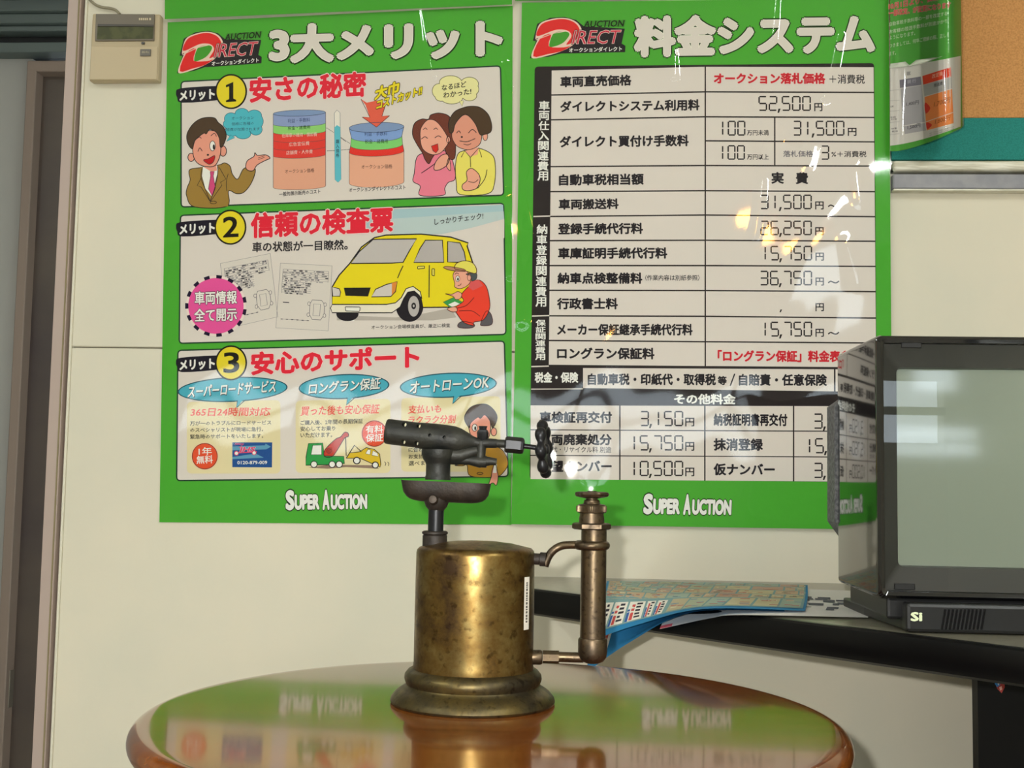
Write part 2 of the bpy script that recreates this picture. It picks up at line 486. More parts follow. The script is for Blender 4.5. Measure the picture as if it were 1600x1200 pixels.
# ------------------------------------------------------------------ posters
GREEN = '#4aa632'; PAPER = '#d9d1c8'; INKB = '#231f24'; RED = '#e0283c'; WHT = '#f2ece0'
def film_sheet(name, parent, c4, base, nu, nv, amp, creases, seed):
    """clear laminating film: a real sheet with ripples and creases; c4 = TL, TR, BR, BL pixels on the wall"""
    rnd = random.Random(seed)
    waves = [(rnd.uniform(3, 16), rnd.uniform(2, 12), rnd.uniform(0, 6.28), rnd.uniform(.3, 1)) for _ in range(9)]
    tot = sum(w[3] for w in waves)
    P = [np.array(p, float) for p in c4]; vs = []; fs = []
    for j in range(nv + 1):
        t = j / nv
        for i in range(nu + 1):
            u = i / nu
            p = (1 - t) * ((1 - u) * P[0] + u * P[1]) + t * ((1 - u) * P[3] + u * P[2])
            h = sum(a * math.sin(fx * u * 2 + fy * t * 2 + ph) for fx, fy, ph, a in waves) / tot * amp
            for (pts, w, hh) in creases:
                best = 1e9; tt = 0
                for a, b in zip(pts, pts[1:]):
                    a = np.array(a, float); b = np.array(b, float); ab = b - a
                    q = min(1, max(0, float((p - a) @ ab / (ab @ ab)))); dd = p - (a + q * ab)
                    dist = float(np.hypot(*dd))
                    if dist < best: best = dist
                h += hh * math.exp(-(best / w) ** 2)
            o = onY(p[0], p[1], -(base + max(h, -0.0015)))
            vs.append(o)
    for j in range(nv):
        for i in range(nu):
            a = j * (nu + 1) + i; fs.append((a, a + 1, a + nu + 2, a + nu + 1))
    return mesh(name, vs, fs, FILM, parent, True)

def logo(p, sx, lv=3):
    """red swooping D mark; drawn in the measured frame of the left poster's logo"""
    src = [(278.9, 113.4), (408.4, 49.9), (325.3, 50.7)]
    if sx:
        M = affine(src, [(830.9, 90), (976.2, 32.2), (882.5, 29.1)])
        A = np.array([[.175, 0], [0, .175], [250, 0]])
        L = A[:2] @ M[:2]; off = A[2] @ M[:2] + M[2]
        p.M = np.array([L[0], L[1], off])
    else:
        p.view(250, 0, .175)
    out = crom([(150, 655), (205, 495), (175, 498), (215, 345), (320, 290), (430, 275), (520, 300), (575, 370), (905, 352), (870, 500), (905, 512), (905, 572), (480, 592), (400, 598), (300, 635)], 3, True)
    p.poly([(150, 655), (200, 500), (175, 497), (212, 345), (315, 288), (430, 275), (520, 298), (580, 350), (905, 356), (878, 490), (908, 508), (905, 565), (500, 594), (400, 600), (300, 634)], INKB, lv)
    p.poly([(580, 340), (595, 300), (915, 278), (900, 345)], '#3f8a2c', lv + .2)
    p.blob([(195, 478), (228, 350), (320, 300), (430, 284), (515, 310), (560, 370), (555, 440), (510, 505), (430, 565), (300, 622), (162, 648), (215, 480)], '#efc9b8', lv + .5)
    p.blob([(208, 455), (240, 355), (325, 310), (425, 294), (505, 320), (545, 375), (540, 435), (500, 490), (440, 520), (480, 450), (470, 410), (430, 390), (350, 395)], '#df2a2a', lv + 1.2)
    p.blob([(232, 478), (322, 430), (300, 540), (420, 545), (475, 530), (400, 580), (290, 612), (176, 636)], '#df2a2a', lv + 1.2, n=3)
    p.blob([(335, 432), (400, 405), (455, 410), (462, 440), (420, 500), (360, 535), (305, 540)], '#459a30', lv + 1.8)
    p.line([(200, 490), (335, 425), (440, 400)], 6, '#efc9b8', lv + 2.0)
    p.text('AUCTION', 578, 361, 893, 336, 56, '#16240f', .03, lv + 1, .18)
    p.text('IRECT', 484, 513, 850, 490, 120, '#c7304a', .0, lv + 2, .22, outs=((.055, INKB), (.03, '#f0cfc4')))
    p.text('オークションダイレクト', 462, 588, 880, 556, 40, WHT, .03, lv + 2)

def man(p, lv, full=True):
    """smiling man in a brown suit; crop C of the measurements"""
    O = INKB; W = 7; SK = '#e39a84'; SUIT = '#9b7b39'
    p.blob([(160, 680), (240, 665), (420, 640), (480, 620), (530, 650), (550, 720), (600, 770), (650, 680), (700, 660), (765, 680), (730, 800), (660, 890), (590, 905), (515, 880), (500, 1022), (200, 1026), (130, 930), (130, 860), (160, 780), (150, 720)], SUIT, lv, O, W)
    p.poly([(500, 640), (512, 1022), (210, 1026), (190, 1000), (160, 900), (170, 700), (280, 655)], SUIT, lv + .7)
    p.poly([(278, 655), (410, 640), (420, 700), (360, 930), (300, 860), (268, 740)], WHT, lv + 1, O, 4)
    p.poly([(345, 700), (385, 698), (375, 740), (395, 850), (365, 930), (330, 860), (350, 740)], '#cf4a7c', lv + 2, O, 4)
    p.curve([(268, 670), (262, 760), (300, 860), (345, 975)], 6, O, lv + 2.2); p.curve([(420, 650), (410, 760), (380, 880), (345, 975)], 6, O, lv + 2.2)
    p.line([(262, 760), (225, 830), (262, 842), (345, 975)], 5, O, lv + 2.3); p.line([(430, 660), (492, 770), (440, 800), (455, 825), (350, 975)], 5, O, lv + 2.3)
    p.curve([(500, 880), (495, 800), (512, 720)], 5, O, lv + 2.3); p.ell(375, 985, 30, 12, SUIT, lv + 2.4, O, 5)
    # hand
    p.blob([(675, 660), (690, 600), (750, 560), (760, 525), (785, 550), (860, 545), (900, 575), (850, 600), (780, 640), (745, 690), (700, 690)], SK, lv + 1.5, O, W)
    for y in (575, 590): p.line([(790, y), (850, y - 22)], 4, O, lv + 2.4)
    # head
    p.poly([(300, 640), (400, 620), (410, 690), (355, 700), (290, 660)], SK, lv + 1.3)
    p.ell(170, 568, 30, 38, SK, lv + 1, O, W); p.ell(465, 510, 32, 48, SK, lv + 1, O, W)
    p.blob([(185, 470), (210, 390), (300, 330), (400, 330), (440, 430), (440, 540), (395, 640), (320, 655), (240, 630), (195, 570)], SK, lv + 2.6, O, W)
    p.blob([(180, 490), (140, 440), (130, 360), (170, 280), (230, 225), (300, 200), (385, 203), (420, 245), (470, 290), (495, 370), (465, 460), (440, 470), (430, 390), (395, 330), (340, 310), (310, 350), (285, 345), (215, 400), (195, 440)], '#4e3c2b', lv + 3.3, O, W)
    p.ell(368, 462, 26, 46, WHT, lv + 3.4, O, 5); p.ell(380, 472, 10, 24, O, lv + 4)
    p.curve([(232, 515), (250, 480), (272, 510)], 6, O, lv + 4); p.curve([(225, 395), (245, 380), (265, 392)], 6, O, lv + 4); p.curve([(352, 370), (385, 345), (405, 375)], 6, O, lv + 4)
    p.ell(325, 545, 10, 9, O, lv + 4)
    p.blob([(285, 592), (330, 580), (388, 552), (375, 610), (340, 632), (305, 615)], '#c01f24', lv + 4, O, 5)

def cylinder(p, x0, x1, yt, bands, ry, lv, waist=None, bot=None):
    """stack of coloured bands drawn as a drum; bands = [(y bottom left, colour)], all edges dip by ry"""
    n = 14; cx = (x0 + x1) / 2; rx = (x1 - x0) / 2; sl = -0.03
    def edge(y, inset=0):
        return [(cx + (rx - inset) * math.cos(math.pi - math.pi * i / n), y + sl * (math.cos(math.pi - math.pi * i / n)) * rx + ry * math.sin(math.pi * i / n)) for i in range(n + 1)]
    prev = yt; pi = 0
    for k, (y, c, inset) in enumerate(bands):
        a = edge(prev, pi); b = edge(y, inset)
        p.poly(a + b[::-1], c, lv); p.line(b, 3, '#5b4c4c', lv + 1); p.line([a[0], b[0]], 4, '#4f4a50', lv + 1); p.line([a[-1], b[-1]], 4, '#4f4a50', lv + 1)
        prev = y; pi = inset
    top = [(cx + rx * math.cos(a), yt + sl * math.cos(a) * rx + ry * math.sin(a)) for a in [2 * math.pi * i / 32 for i in range(32)]]
    p.poly(top, '#7f97bd', lv + 1.2, '#3f4a60', 4)

def left_poster():
    L = thing('poster', 'green laminated poster with three cartoon panels and a yellow car', 'poster', (onY(530, 820)))
    mesh('sheet', [onY(262, 35, -.0012), onY(801, 9, -.0012), onY(799, 820, -.0012), onY(249, 816, -.0012)], [(3, 2, 1, 0)], ink(GREEN), L)
    p = Printer(wall_place(.0013), 1.1e-4)
    # heading
    p.lv = 1; logo(p, False, 1)
    p.view()
    p.text('3大メリット', 424, 96, 782, 86, 55, '#d9d2c8', .05, 1, outs=((.045, '#16300f'), (.012, '#f4eed6')), res=4, dx=-.0, dy=.5)
    p.build('heading', L)
    # ---- panel 1
    p.view(); p.rrect([(283, 127.5), (782, 103), (787, 305), (283, 323.5)], 6, PAPER, 1, '#1f3d2c', 2.2)
    def badge(px, py, cx, cy, num, s=1.0):
        p.view()
        p.poly(crom([(px - 57, py + 4.5), (px - 59, py - 3), (px - 52, py - 10), (px, py - 13.5), (px + 6, py - 11), (px + 8, py + 5), (px + 2, py + 9), (px - 50, py + 12.5)], 3, True), '#1d1a26', 2.5)
        p.text('メリット', px - 53, py + 9.5, px + 1, py + 6.5, 15, WHT, .05, 3.5)
        p.ell(cx, cy, 25, 27.5, '#1b1a16', 4, n=40); p.ell(cx, cy, 22.5, 25, '#e2cf2b', 4.5, n=40)
        if num == '1':
            p.poly([(cx - 8, cy - 10), (cx + 3.5, cy - 15), (cx + 3.5, cy + 11), (cx + 8, cy + 13), (cx + 8, cy + 15.5), (cx - 8, cy + 16.5), (cx - 8, cy + 14), (cx - 3, cy + 12), (cx - 3, cy - 8), (cx - 8, cy - 6.5)], '#17140f', 5)
        else:
            p.text(num, cx - 11, cy + 15.5, cx + 12, cy + 14.5, 31, '#17140f', .02, 5, res=4)
    badge(334, 148, 361, 143, '1')
    p.view(); p.text('安さの秘密', 391, 159.5, 571, 149.5, 37, RED, .042, 3, outs=((.035, '#f3b9bb'), (.02, '#f6e6dc')))
    p.view(270, 150, .16875); man(p, 2)
    p.cloud([(540, 210, 60, 52), (640, 165, 62, 48), (755, 180, 65, 48), (790, 235, 45, 60), (770, 310, 55, 50), (650, 350, 70, 45), (550, 325, 65, 45), (650, 255, 120, 80), (510, 260, 40, 40)], '#4fb6c4', 2, '#1d5a74', 5)
    p.poly([(535, 360), (575, 385), (495, 422)], '#4fb6c4', 2.8, '#1d5a74', 4)
    for i, (t, a, b) in enumerate((('オークション', 545, 750), ('価格に各種の', 545, 750), ('経費が加算されます', 495, 805))):
        p.text(t, a, 222 + i * 52, b, 215 + i * 52, 30, '#2b3d57', .0, 4, res=1)
    cylinder(p, 930, 1415, 158, [(255, '#8b9cc4', 0), (330, '#8fd072', 0), (402, '#e04338', 0), (475, '#de3d34', 0), (548, '#df4038', 0), (840, '#dfa488', 0)], 28, 2)
    for t, a, b, y, c in (('利益・手数料', 1065, 1270, 250, '#394a74'), ('税金・諸費用', 1065, 1270, 318, '#2e5a2c'), ('在庫車の維持・償却費', 1010, 1335, 385, '#f3c9be'), ('広告宣伝費', 1075, 1265, 468, '#f3c9be'), ('店舗費・人件費', 1050, 1295, 545, '#f3c9be'), ('オークション価格', 1040, 1310, 718, '#5f3a33')):
        p.text(t, a, y, b, y - 12, 38, c, .0, 5, res=1)
    p.text('一般的展示販売のコスト', 985, 930, 1365, 902, 40, INKB, .02, 2, res=1)
    p.poly([(1495, 160), (1520, 130), (1548, 155), (1558, 770), (1530, 800), (1502, 775)], '#e4ded2', 2, '#5a6a72', 4)
    p.poly([(1497, 290), (1520, 270), (1550, 288), (1558, 770), (1530, 800), (1502, 775)], '#5fbccb', 3)
    p.vtext('購入価格', 1525, 400, 570, 30, '#274a5a', lv=3.6)
    def dots(a, b, n):
        for i in range(n):
            t = (i + .3) / n; x = a[0] + (b[0] - a[0]) * t; y = a[1] + (b[1] - a[1]) * t
            p.quad(x, y - 3, x + 7, y + 3, '#333333', 2)
    dots((1420, 295), (1490, 340), 7); dots((1555, 390), (1600, 425), 5); dots((1425, 508), (1498, 505), 7); dots((1555, 500), (1640, 493), 8)
    p.view(530, 100, .1833)
    dots((10, 625), (90, 680), 8)
    p.poly([(185, 298), (235, 330), (325, 310), (400, 340), (365, 445), (430, 440), (318, 538), (195, 452), (262, 455), (225, 350)], '#e0604a', 3.6); p.line([(185, 298), (262, 455), (195, 452), (318, 538), (430, 440), (365, 445), (395, 350)], 5, '#4a2026', 4)
    cylinder(p, 85, 552, 540, [(620, '#7f9fd2', 18), (690, '#7fce70', 12), (745, '#e2352c', 0), (1010, '#e3a98c', 0)], 42, 2)
    for t, a, b, y, c in (('利益・手数料', 215, 410, 615, '#394a74'), ('税金・諸費用', 220, 415, 680, '#2e5a2c'), ('オークション価格', 190, 452, 895, '#5f3a33')):
        p.text(t, a, y, b, y - 5, 36, c, .0, 5, res=1)
    p.text('オークションダイレクトのコスト', 85, 1093, 565, 1068, 38, INKB, .02, 2, res=1)
    p.text('大巾', 305, 305, 500, 250, 104, '#e8d427', .05, 5, .1, outs=((.065, '#5b4d16'),))
    p.text('コストカット!!', 318, 388, 700, 262, 74, '#e8d427', .05, 5, .12, outs=((.075, '#5b4d16'),))
    p.cloud([(850, 230, 55, 60), (950, 160, 95, 58), (1110, 170, 75, 55), (1150, 215, 38, 45), (1110, 270, 60, 42), (960, 290, 90, 48), (870, 280, 50, 35), (1000, 225, 130, 70)], '#e4dfa0', 2, '#5c5a3a', 5)
    p.poly([(1025, 318), (1062, 312), (1047, 362)], '#e4dfa0', 3, '#5c5a3a', 4)
    p.text('なるほど', 875, 228, 1082, 195, 48, INKB, .02, 4.5); p.text('わかった!', 888, 292, 1125, 255, 48, INKB, .02, 4.5)
    # the couple
    O = INKB; SK = '#eaa58c'
    p.blob([(640, 930), (660, 800), (720, 760), (860, 740), (940, 760), (985, 900), (985, 985), (930, 1010), (900, 1060), (890, 1118), (690, 1120), (690, 1040), (630, 1000)], '#ef7f93', 2, O, 6)
    p.blob([(700, 470), (640, 510), (625, 600), (660, 680), (710, 760), (730, 810), (765, 850), (800, 790), (880, 700), (930, 800), (985, 800), (990, 640), (960, 500), (930, 440), (850, 418), (780, 435), (760, 470)], '#70382a', 3, O, 6)
    p.blob([(690, 620), (700, 540), (760, 475), (840, 500), (930, 640), (900, 720), (850, 765), (780, 770), (710, 720)], '#f0a58e', 4, O, 5)
    p.curve([(700, 640), (730, 620), (755, 635)], 6, O, 5.2); p.curve([(815, 630), (845, 612), (870, 625)], 6, O, 5.2)
    p.curve([(715, 560), (735, 545), (750, 560)], 5, O, 5.2); p.curve([(805, 560), (825, 545), (840, 560)], 5, O, 5.2)
    p.poly([(785, 700), (840, 680), (845, 730), (825, 758), (800, 740)], '#d42a24', 5.2, O, 5); p.ell(930, 645, 16, 26, '#f0a58e', 4.4, O, 5)
    p.poly(crom([(1010, 770), (1060, 740), (1130, 730), (1200, 720), (1300, 770), (1330, 850), (1325, 1010), (1270, 1105), (1030, 1112), (1000, 1020), (990, 880)], 4, True), '#e9dc68', 3.2, O, 6)
    p.poly([(1070, 740), (1190, 710), (1180, 770), (1120, 790)], SK, 4)
    p.line([(1040, 795), (1070, 740), (1118, 795), (1120, 880)], 6, O, 4.6); p.line([(1120, 795), (1190, 715), (1215, 795)], 6, O, 4.6)
    p.ell(1245, 615, 20, 38, SK, 4, O, 5)
    p.blob([(960, 600), (985, 500), (1060, 420), (1150, 420), (1210, 560), (1200, 680), (1110, 730), (1020, 710), (975, 660)], '#dd9880', 4.6, O, 5)
    p.blob([(940, 580), (935, 490), (980, 410), (1050, 375), (1120, 360), (1200, 370), (1270, 430), (1300, 520), (1290, 580), (1240, 600), (1200, 600), (1160, 510), (1100, 440), (1050, 440), (990, 510), (970, 580)], '#4d3a28', 5.4, O, 6)
    p.curve([(1000, 590), (1020, 570), (1035, 590)], 6, O, 6); p.curve([(1100, 590), (1135, 558), (1170, 585)], 6, O, 6)
    p.curve([(1025, 655), (1090, 662), (1160, 635)], 6, O, 6); p.curve([(1060, 682), (1095, 690), (1125, 678)], 5, O, 6); p.ell(1045, 622, 9, 8, O, 6)
    p.blob([(810, 900), (820, 840), (870, 780), (920, 770), (935, 810), (920, 860), (860, 900)], SK, 6, O, 6); p.curve([(700, 930), (760, 890), (815, 850)], 6, O, 6.2); p.blob([(915, 870), (935, 800), (950, 870), (945, 910)], SK, 6, O, 5)
    p.blob([(1050, 1030), (1090, 990), (1085, 920), (1130, 890), (1190, 940), (1200, 1000), (1170, 1060), (1100, 1080), (1055, 1070)], SK, 6, O, 6); p.curve([(1100, 1000), (1150, 1010), (1185, 985)], 5, O, 6.8); p.curve([(1260, 900), (1240, 980), (1180, 1060)], 6, O, 6)
    p.build('first_panel', L)
    # ---- panel 2
    p.view(); p.rrect([(282, 336.5), (787, 317.5), (790.5, 522.5), (280, 536.5)], 6, PAPER, 1, '#1f3d2c', 2.2)
    p.poly([(560, 329), (786, 320), (787, 338), (700, 356), (560, 362)], '#a5c3c8', 1.6); p.poly([(610, 342), (787, 330), (788, 345), (690, 366), (610, 366)], '#b9cac8', 1.8); p.poly([(700, 366), (788, 342), (788, 372)], PAPER, 2)
    badge(334, 357, 360, 355, '2')
    p.view(); p.text('信頼の検査票', 393, 371, 613, 361.5, 37, RED, .042, 3, outs=((.035, '#f3b9bb'), (.02, '#f6e6dc')))
    p.text('車の状態が一目瞭然。', 394.5, 394, 543, 390, 15.5, INKB, .028, 3)
    p.view(530, 320, .1833)
    p.text('しっかりチェック!', 812, 172, 1228, 120, 52, INKB, .015, 3)
    p.text('オークション会場検査員が、厳正に検査', 275, 1062, 945, 1044, 34, INKB, .008, 3, res=1)
    # inspection sheets
    p.view(270, 320, .1833)
    rn = random.Random(3)
    for c4, tx in (([(405, 500), (830, 415), (895, 955), (480, 1050)], 1), ([(918, 497), (1358, 520), (1325, 1075), (878, 1048)], 0)):
        p.poly(c4, '#d6cfc5', 2); p.line(c4 + [c4[0]], 3.5, '#77747a', 2.4)
        Q = [np.array(q, float) for q in c4]
        at = lambda u, v: tuple((1 - v) * ((1 - u) * Q[0] + u * Q[1]) + v * ((1 - u) * Q[3] + u * Q[2]))
        for r in range(12):
            v = .09 + r * .032; w = .94 if r < 6 else .62
            p.line([at(.06, v), at(w, v)], 2.5, '#8a868a', 2.6)
            for k in range(16):
                u = .06 + rn.random() * (w - .1); q = u + rn.uniform(.015, .06)
                p.line([at(u, v + .015), at(min(q, w), v + .015)], rn.choice((5, 8, 11)), rn.choice(('#77757a', '#5d5b62', '#a3a0a0')), 2.8)
        p.line([at(.06, .09), at(.06, .46)], 3, '#77757a', 2.6); p.line([at(.94, .09), at(.94, .26)], 3, '#77757a', 2.6)
        p.line([at(.1, .6), at(.22, .6)], 8, '#3d3b42', 2.6)
        oc = [at(*q) for q in ((.66, .54), (.84, .54), (.9, .6), (.9, .76), (.84, .84), (.68, .84), (.62, .76), (.62, .6), (.66, .54))]
        p.line(oc, 5, '#6a686c', 2.6)
        p.line([at(*q) for q in ((.69, .6), (.82, .6), (.82, .78), (.69, .78), (.69, .6))], 4, '#6a686c', 2.6)
        for u, v in ((.6, .6), (.6, .77), (.91, .6), (.91, .77)):
            q = at(u, v); p.ell(q[0], q[1], 11, 16, PAPER, 2.7, '#6a686c', 4)
        p.line([at(.08, .86), at(.62, .86)], 3, '#6a686c', 2.6)
        for k in range(6): p.line([at(.08 + k * .1, .86), at(.12 + k * .1, .86)], 7, '#4d4b52', 2.8)
    p.ell(368, 862, 255, 258, '#ead7cf', 3.3, n=44); p.ell(368, 862, 236, 238, '#e2559a', 3.7, n=44)
    for k in range(15):
        a = 2 * math.pi * (k + .5) / 15; c, s_ = math.cos(a), math.sin(a)
        t = .095
        p.poly([(368 + r * math.cos(b), 862 + r * math.sin(b)) for r, b in ((236, a - t), (264, a - t), (264, a + t), (236, a + t))], '#1d1530', 4)
    p.text('車両情報', 188, 850, 545, 840, 108, WHT, .03, 4.4, outs=((.04, '#57263f'),)); p.text('全て開示', 185, 996, 545, 986, 108, WHT, .03, 4.4, outs=((.04, '#57263f'),))
    # yellow car
    p.view(530, 320, .1833); Y = '#e6d422'; W = 11
    p.poly([(480, 960), (700, 930), (950, 880), (1000, 960), (800, 985), (-20, 985), (-20, 940)], '#b5ada3', 1.7)
    p.ell(70, 930, 95, 62, INKB, 3); p.ell(600, 860, 118, 138, INKB, 3.2)
    p.ell(85, 985, 45, 8, WHT, 2.5, n=20)
    body = [(-60, 700), (0, 600), (90, 500), (190, 360), (300, 280), (400, 258), (700, 250), (950, 275), (1100, 325), (1090, 350), (1140, 500), (1150, 870), (715, 875), (690, 760), (640, 715), (570, 730), (540, 800), (480, 850), (400, 850), (-60, 850)]
    p.poly(body, Y, 4, INKB, W)
    p.poly([(-60, 850), (400, 850), (480, 835), (530, 790), (570, 715), (630, 695), (690, 740), (705, 800), (680, 770), (640, 735), (585, 745), (550, 800), (520, 870), (450, 920), (-60, 920), (-75, 880)], '#e7e0cc', 5, INKB, 8)
    p.poly([(100, 500), (170, 400), (290, 295), (660, 290), (600, 390), (545, 490), (450, 497)], '#bfb9b4', 5, INKB, 9)
    p.poly([(635, 492), (690, 370), (735, 302), (880, 302), (892, 490)], '#b5afab', 5, INKB, 9)
    p.poly([(925, 488), (925, 312), (1030, 325), (1065, 400), (1080, 480), (1010, 490)], '#b5afab', 5, INKB, 9)
    p.line([(545, 520), (520, 570), (498, 625)], 8, INKB, 5); p.line([(768, 515), (765, 790)], 8, INKB, 5)
    p.rrect([(668, 525), (728, 522), (728, 542), (668, 547)], 7, '#ded25c', 5, INKB, 6); p.rrect([(790, 545), (812, 545), (812, 605), (790, 600)], 7, '#ded25c', 5, INKB, 6)
    p.poly([(40, 710), (268, 708), (245, 778), (55, 772)], '#23221c', 5, INKB, 6)
    p.poly([(275, 785), (310, 720), (400, 680), (495, 655), (480, 740), (440, 782)], '#cfc8c0', 5, INKB, 8); p.poly([(450, 665), (492, 657), (478, 735), (448, 770)], '#de8a3c', 5.7)
    p.poly([(-62, 700), (0, 715), (12, 745), (5, 780), (-55, 780)], '#cfc8c0', 5, INKB, 8)
    p.rrect([(50, 870), (178, 872), (175, 908), (55, 905)], 8, '#efe9dc', 6, INKB, 6)
    p.ell(635, 865, 48, 88, '#b8b2ae', 6); p.ell(635, 862, 20, 28, INKB, 6.6); p.ell(635, 862, 8, 11, '#b8b2ae', 7)
    # crouching inspector in red
    O = '#4a1c1c'; SK = '#f0a78e'
    p.blob([(1205, 1010), (1250, 910), (1290, 925), (1308, 990), (1290, 1025), (1220, 1030)], '#5b585c', 7, O, 5); p.blob([(1012, 1020), (1050, 995), (1140, 1010), (1150, 1040), (1090, 1052), (1020, 1045)], '#5b585c', 7, O, 5)
    p.blob([(1100, 700), (1180, 640), (1250, 690), (1280, 800), (1280, 890), (1230, 980), (1150, 1000), (1140, 1030), (1060, 1000), (1005, 930), (985, 880), (1060, 820), (1040, 770)], '#ea4430', 7.4, O, 6)
    p.poly([(1100, 700), (1120, 650), (1190, 640), (1225, 690), (1140, 730)], '#d95a5a', 8); p.curve([(1000, 880), (1080, 860), (1150, 790)], 5, O, 8.2); p.curve([(1020, 905), (1130, 905), (1200, 950)], 5, O, 8.2)
    p.blob([(970, 600), (1000, 560), (1080, 560), (1120, 640), (1090, 690), (1030, 715), (985, 700), (985, 670)], SK, 8.2, O, 5)
    p.blob([(1080, 590), (1165, 580), (1170, 630), (1130, 650), (1120, 610)], '#4a5558', 8.4, O, 4); p.ell(1108, 620, 16, 26, SK, 8.9, O, 4)
    p.blob([(985, 545), (1000, 500), (1060, 478), (1130, 490), (1168, 540), (1160, 585), (1060, 560)], '#e2d860', 9, O, 6); p.blob([(890, 535), (930, 525), (1060, 548), (1065, 568), (950, 558)], '#b98a6a', 9.3, O, 5)
    p.ell(1010, 630, 17, 25, WHT, 9, O, 4); p.ell(1012, 634, 7, 14, INKB, 9.6); p.curve([(985, 595), (1000, 582), (1020, 590)], 5, O, 9.6); p.curve([(1010, 690), (1030, 685), (1040, 672)], 5, O, 9.6)
    p.poly([(885, 830), (975, 790), (1055, 830), (950, 880)], '#3c9a50', 8.6, O, 4); p.poly([(930, 850), (985, 825), (1030, 845), (965, 872)], WHT, 9.2)
    p.blob([(905, 758), (960, 762), (1010, 740), (1045, 760), (1030, 800), (990, 805), (970, 780)], SK, 9.4, O, 5); p.blob([(920, 885), (990, 870), (1005, 905), (960, 912)], SK, 9.4, O, 5)
    p.build('second_panel', L)
    # ---- panel 3
    p.view(); p.rrect([(278, 547.5), (788, 533), (794, 744.5), (276, 751)], 6, PAPER, 1, '#1f3d2c', 2.2)
    for a, b in (((292, 628), (438, 740)), ((462, 626), (610, 739)), ((627, 622), (782, 737))):
        p.rrect([(a[0], a[1]), (b[0], a[1] - 3), (b[0], b[1]), (a[0], b[1])], 8, '#dfd3a6', 1.5)
    badge(334, 569, 361, 567, '3')
    p.view(); p.text('安心のサポート', 393.5, 585, 654, 574, 34, RED, .045, 3, outs=((.035, '#f3b9bb'), (.02, '#f6e6dc')))
    for cx, cy, rx, t, x0, x1, tail in ((363.5, 608.5, 86, 'スーパーロードサービス', 293, 430, 371), (537.5, 604, 71, 'ロングラン保証', 482, 593, 543), (700.5, 602, 76, 'オートローンOK', 640, 763, 709)):
        p.ell(cx, cy, rx, 19.5, '#1d5464', 2.5, rot=-.045, n=44); p.ell(cx, cy, rx - 2, 17.7, '#49a9bd', 3, rot=-.045, n=44)
        p.poly([(tail, cy + 14), (tail + 13, cy + 12), (tail - 2, cy + 29)], '#49a9bd', 3.2); p.line([(tail, cy + 17), (tail - 2, cy + 29), (tail + 13, cy + 16)], 1.3, '#1d5464', 3.6)
        p.text(t, x0, cy + 12.5, x1, cy + 3.5, 18, WHT, .025, 4, .12, outs=((.035, '#2b4a54'),), dx=.6, dy=.6)
    p.view(260, 540, .1833)
    p.text('365日24時間対応', 205, 603, 880, 598, 72, '#e2563a', .02, 3, .15, outs=((.03, '#f0cdb0'),))
    for i, t in enumerate(('万が一のトラブルにロードサービス', 'のスペシャリストが現場に急行。', '緊急時のサポートをいたします。')):
        p.text(t, 203, 682 + 57 * i, 893 if i == 0 else 825, 674 + 57 * i, 38, INKB, .014, 3, res=1)
    p.ell(327, 943, 117, 117, '#f0c9a8', 2.5); p.ell(327, 943, 110, 112, '#7a2c18', 3); p.ell(327, 943, 104, 106, '#df5230', 3.4)
    p.text('1年', 275, 935, 385, 930, 66, WHT, .02, 4); p.text('無料', 258, 1008, 395, 1002, 68, WHT, .02, 4)
    p.poly([(562, 825), (902, 825), (900, 1038), (562, 1036)], '#23508f', 3)
    p.poly([(562, 860), (840, 850), (845, 835), (890, 862), (850, 885), (562, 892)], '#5f9ab8', 3.4); p.poly([(562, 950), (760, 920), (830, 955), (562, 968)], '#5f9ab8', 3.4)
    p.text('JHS', 612, 915, 745, 915, 50, '#d9456a', .03, 4, .3, outs=((.03, '#e9b3c4'),)); p.line([(585, 838), (660, 840), (620, 870)], 8, '#d9456a', 4); p.line([(590, 915), (770, 905)], 9, '#d9456a', 4)
    p.ell(597, 918, 17, 17, WHT, 4.6, '#d9456a', 6, 16); p.ell(748, 914, 17, 17, WHT, 4.6, '#d9456a', 6, 16)
    p.text('0120-879-009', 605, 1012, 858, 1010, 28, WHT, .02, 4)
    p.view()
    p.text('買った後も安心保証', 469.5, 649.5, 591.5, 646, 14.5, '#e2563a', .02, 3, .15, outs=((.03, '#f0cdb0'),))
    p.text('ご購入後、2年間の長期保証', 469.5, 664.5, 567, 661.5, 7.5, INKB, .014, 3, res=1)
    p.text('安心してお乗り', 469.5, 674, 524, 673, 7.5, INKB, .014, 3, res=1); p.text('いただけます。', 469.5, 684, 519, 683, 7.5, INKB, .014, 3, res=1)
    p.view(530, 540, .1833)
    p.ell(300, 750, 115, 117, '#f0c9a8', 2.5); p.ell(300, 750, 108, 112, '#7a2c18', 3); p.ell(300, 750, 102, 106, '#df5230', 3.4)
    p.text('有料', 228, 748, 372, 742, 66, WHT, .02, 4); p.text('保証', 228, 822, 372, 816, 66, WHT, .02, 4)
    p.text('支払いも', 585, 580, 865, 572, 70, '#e2563a', .02, 3, .15, outs=((.03, '#f0cdb0'),)); p.text('ラクラク分割', 585, 670, 985, 660, 70, '#e2563a', .02, 3, .15, outs=((.03, '#f0cdb0'),))
    for i, t in enumerate(('に合わせて', 'お支払いを', '選べます。')):
        p.text(t, 592, 908 + 58 * i, 592 + 42 * len(t), 902 + 58 * i, 38, INKB, .014, 3, res=1)
    # tow truck and towed car
    p.poly([(-260, 1040), (-100, 1050), (60, 1035), (340, 1050), (300, 1020), (-80, 1015)], '#8f7868', 2.2)
    p.blob([(-28, 795), (10, 780), (45, 740), (75, 745), (78, 775), (45, 790), (-10, 880), (-60, 945), (-125, 945), (-120, 885)], '#c03c28', 3, INKB, 6, n=3)
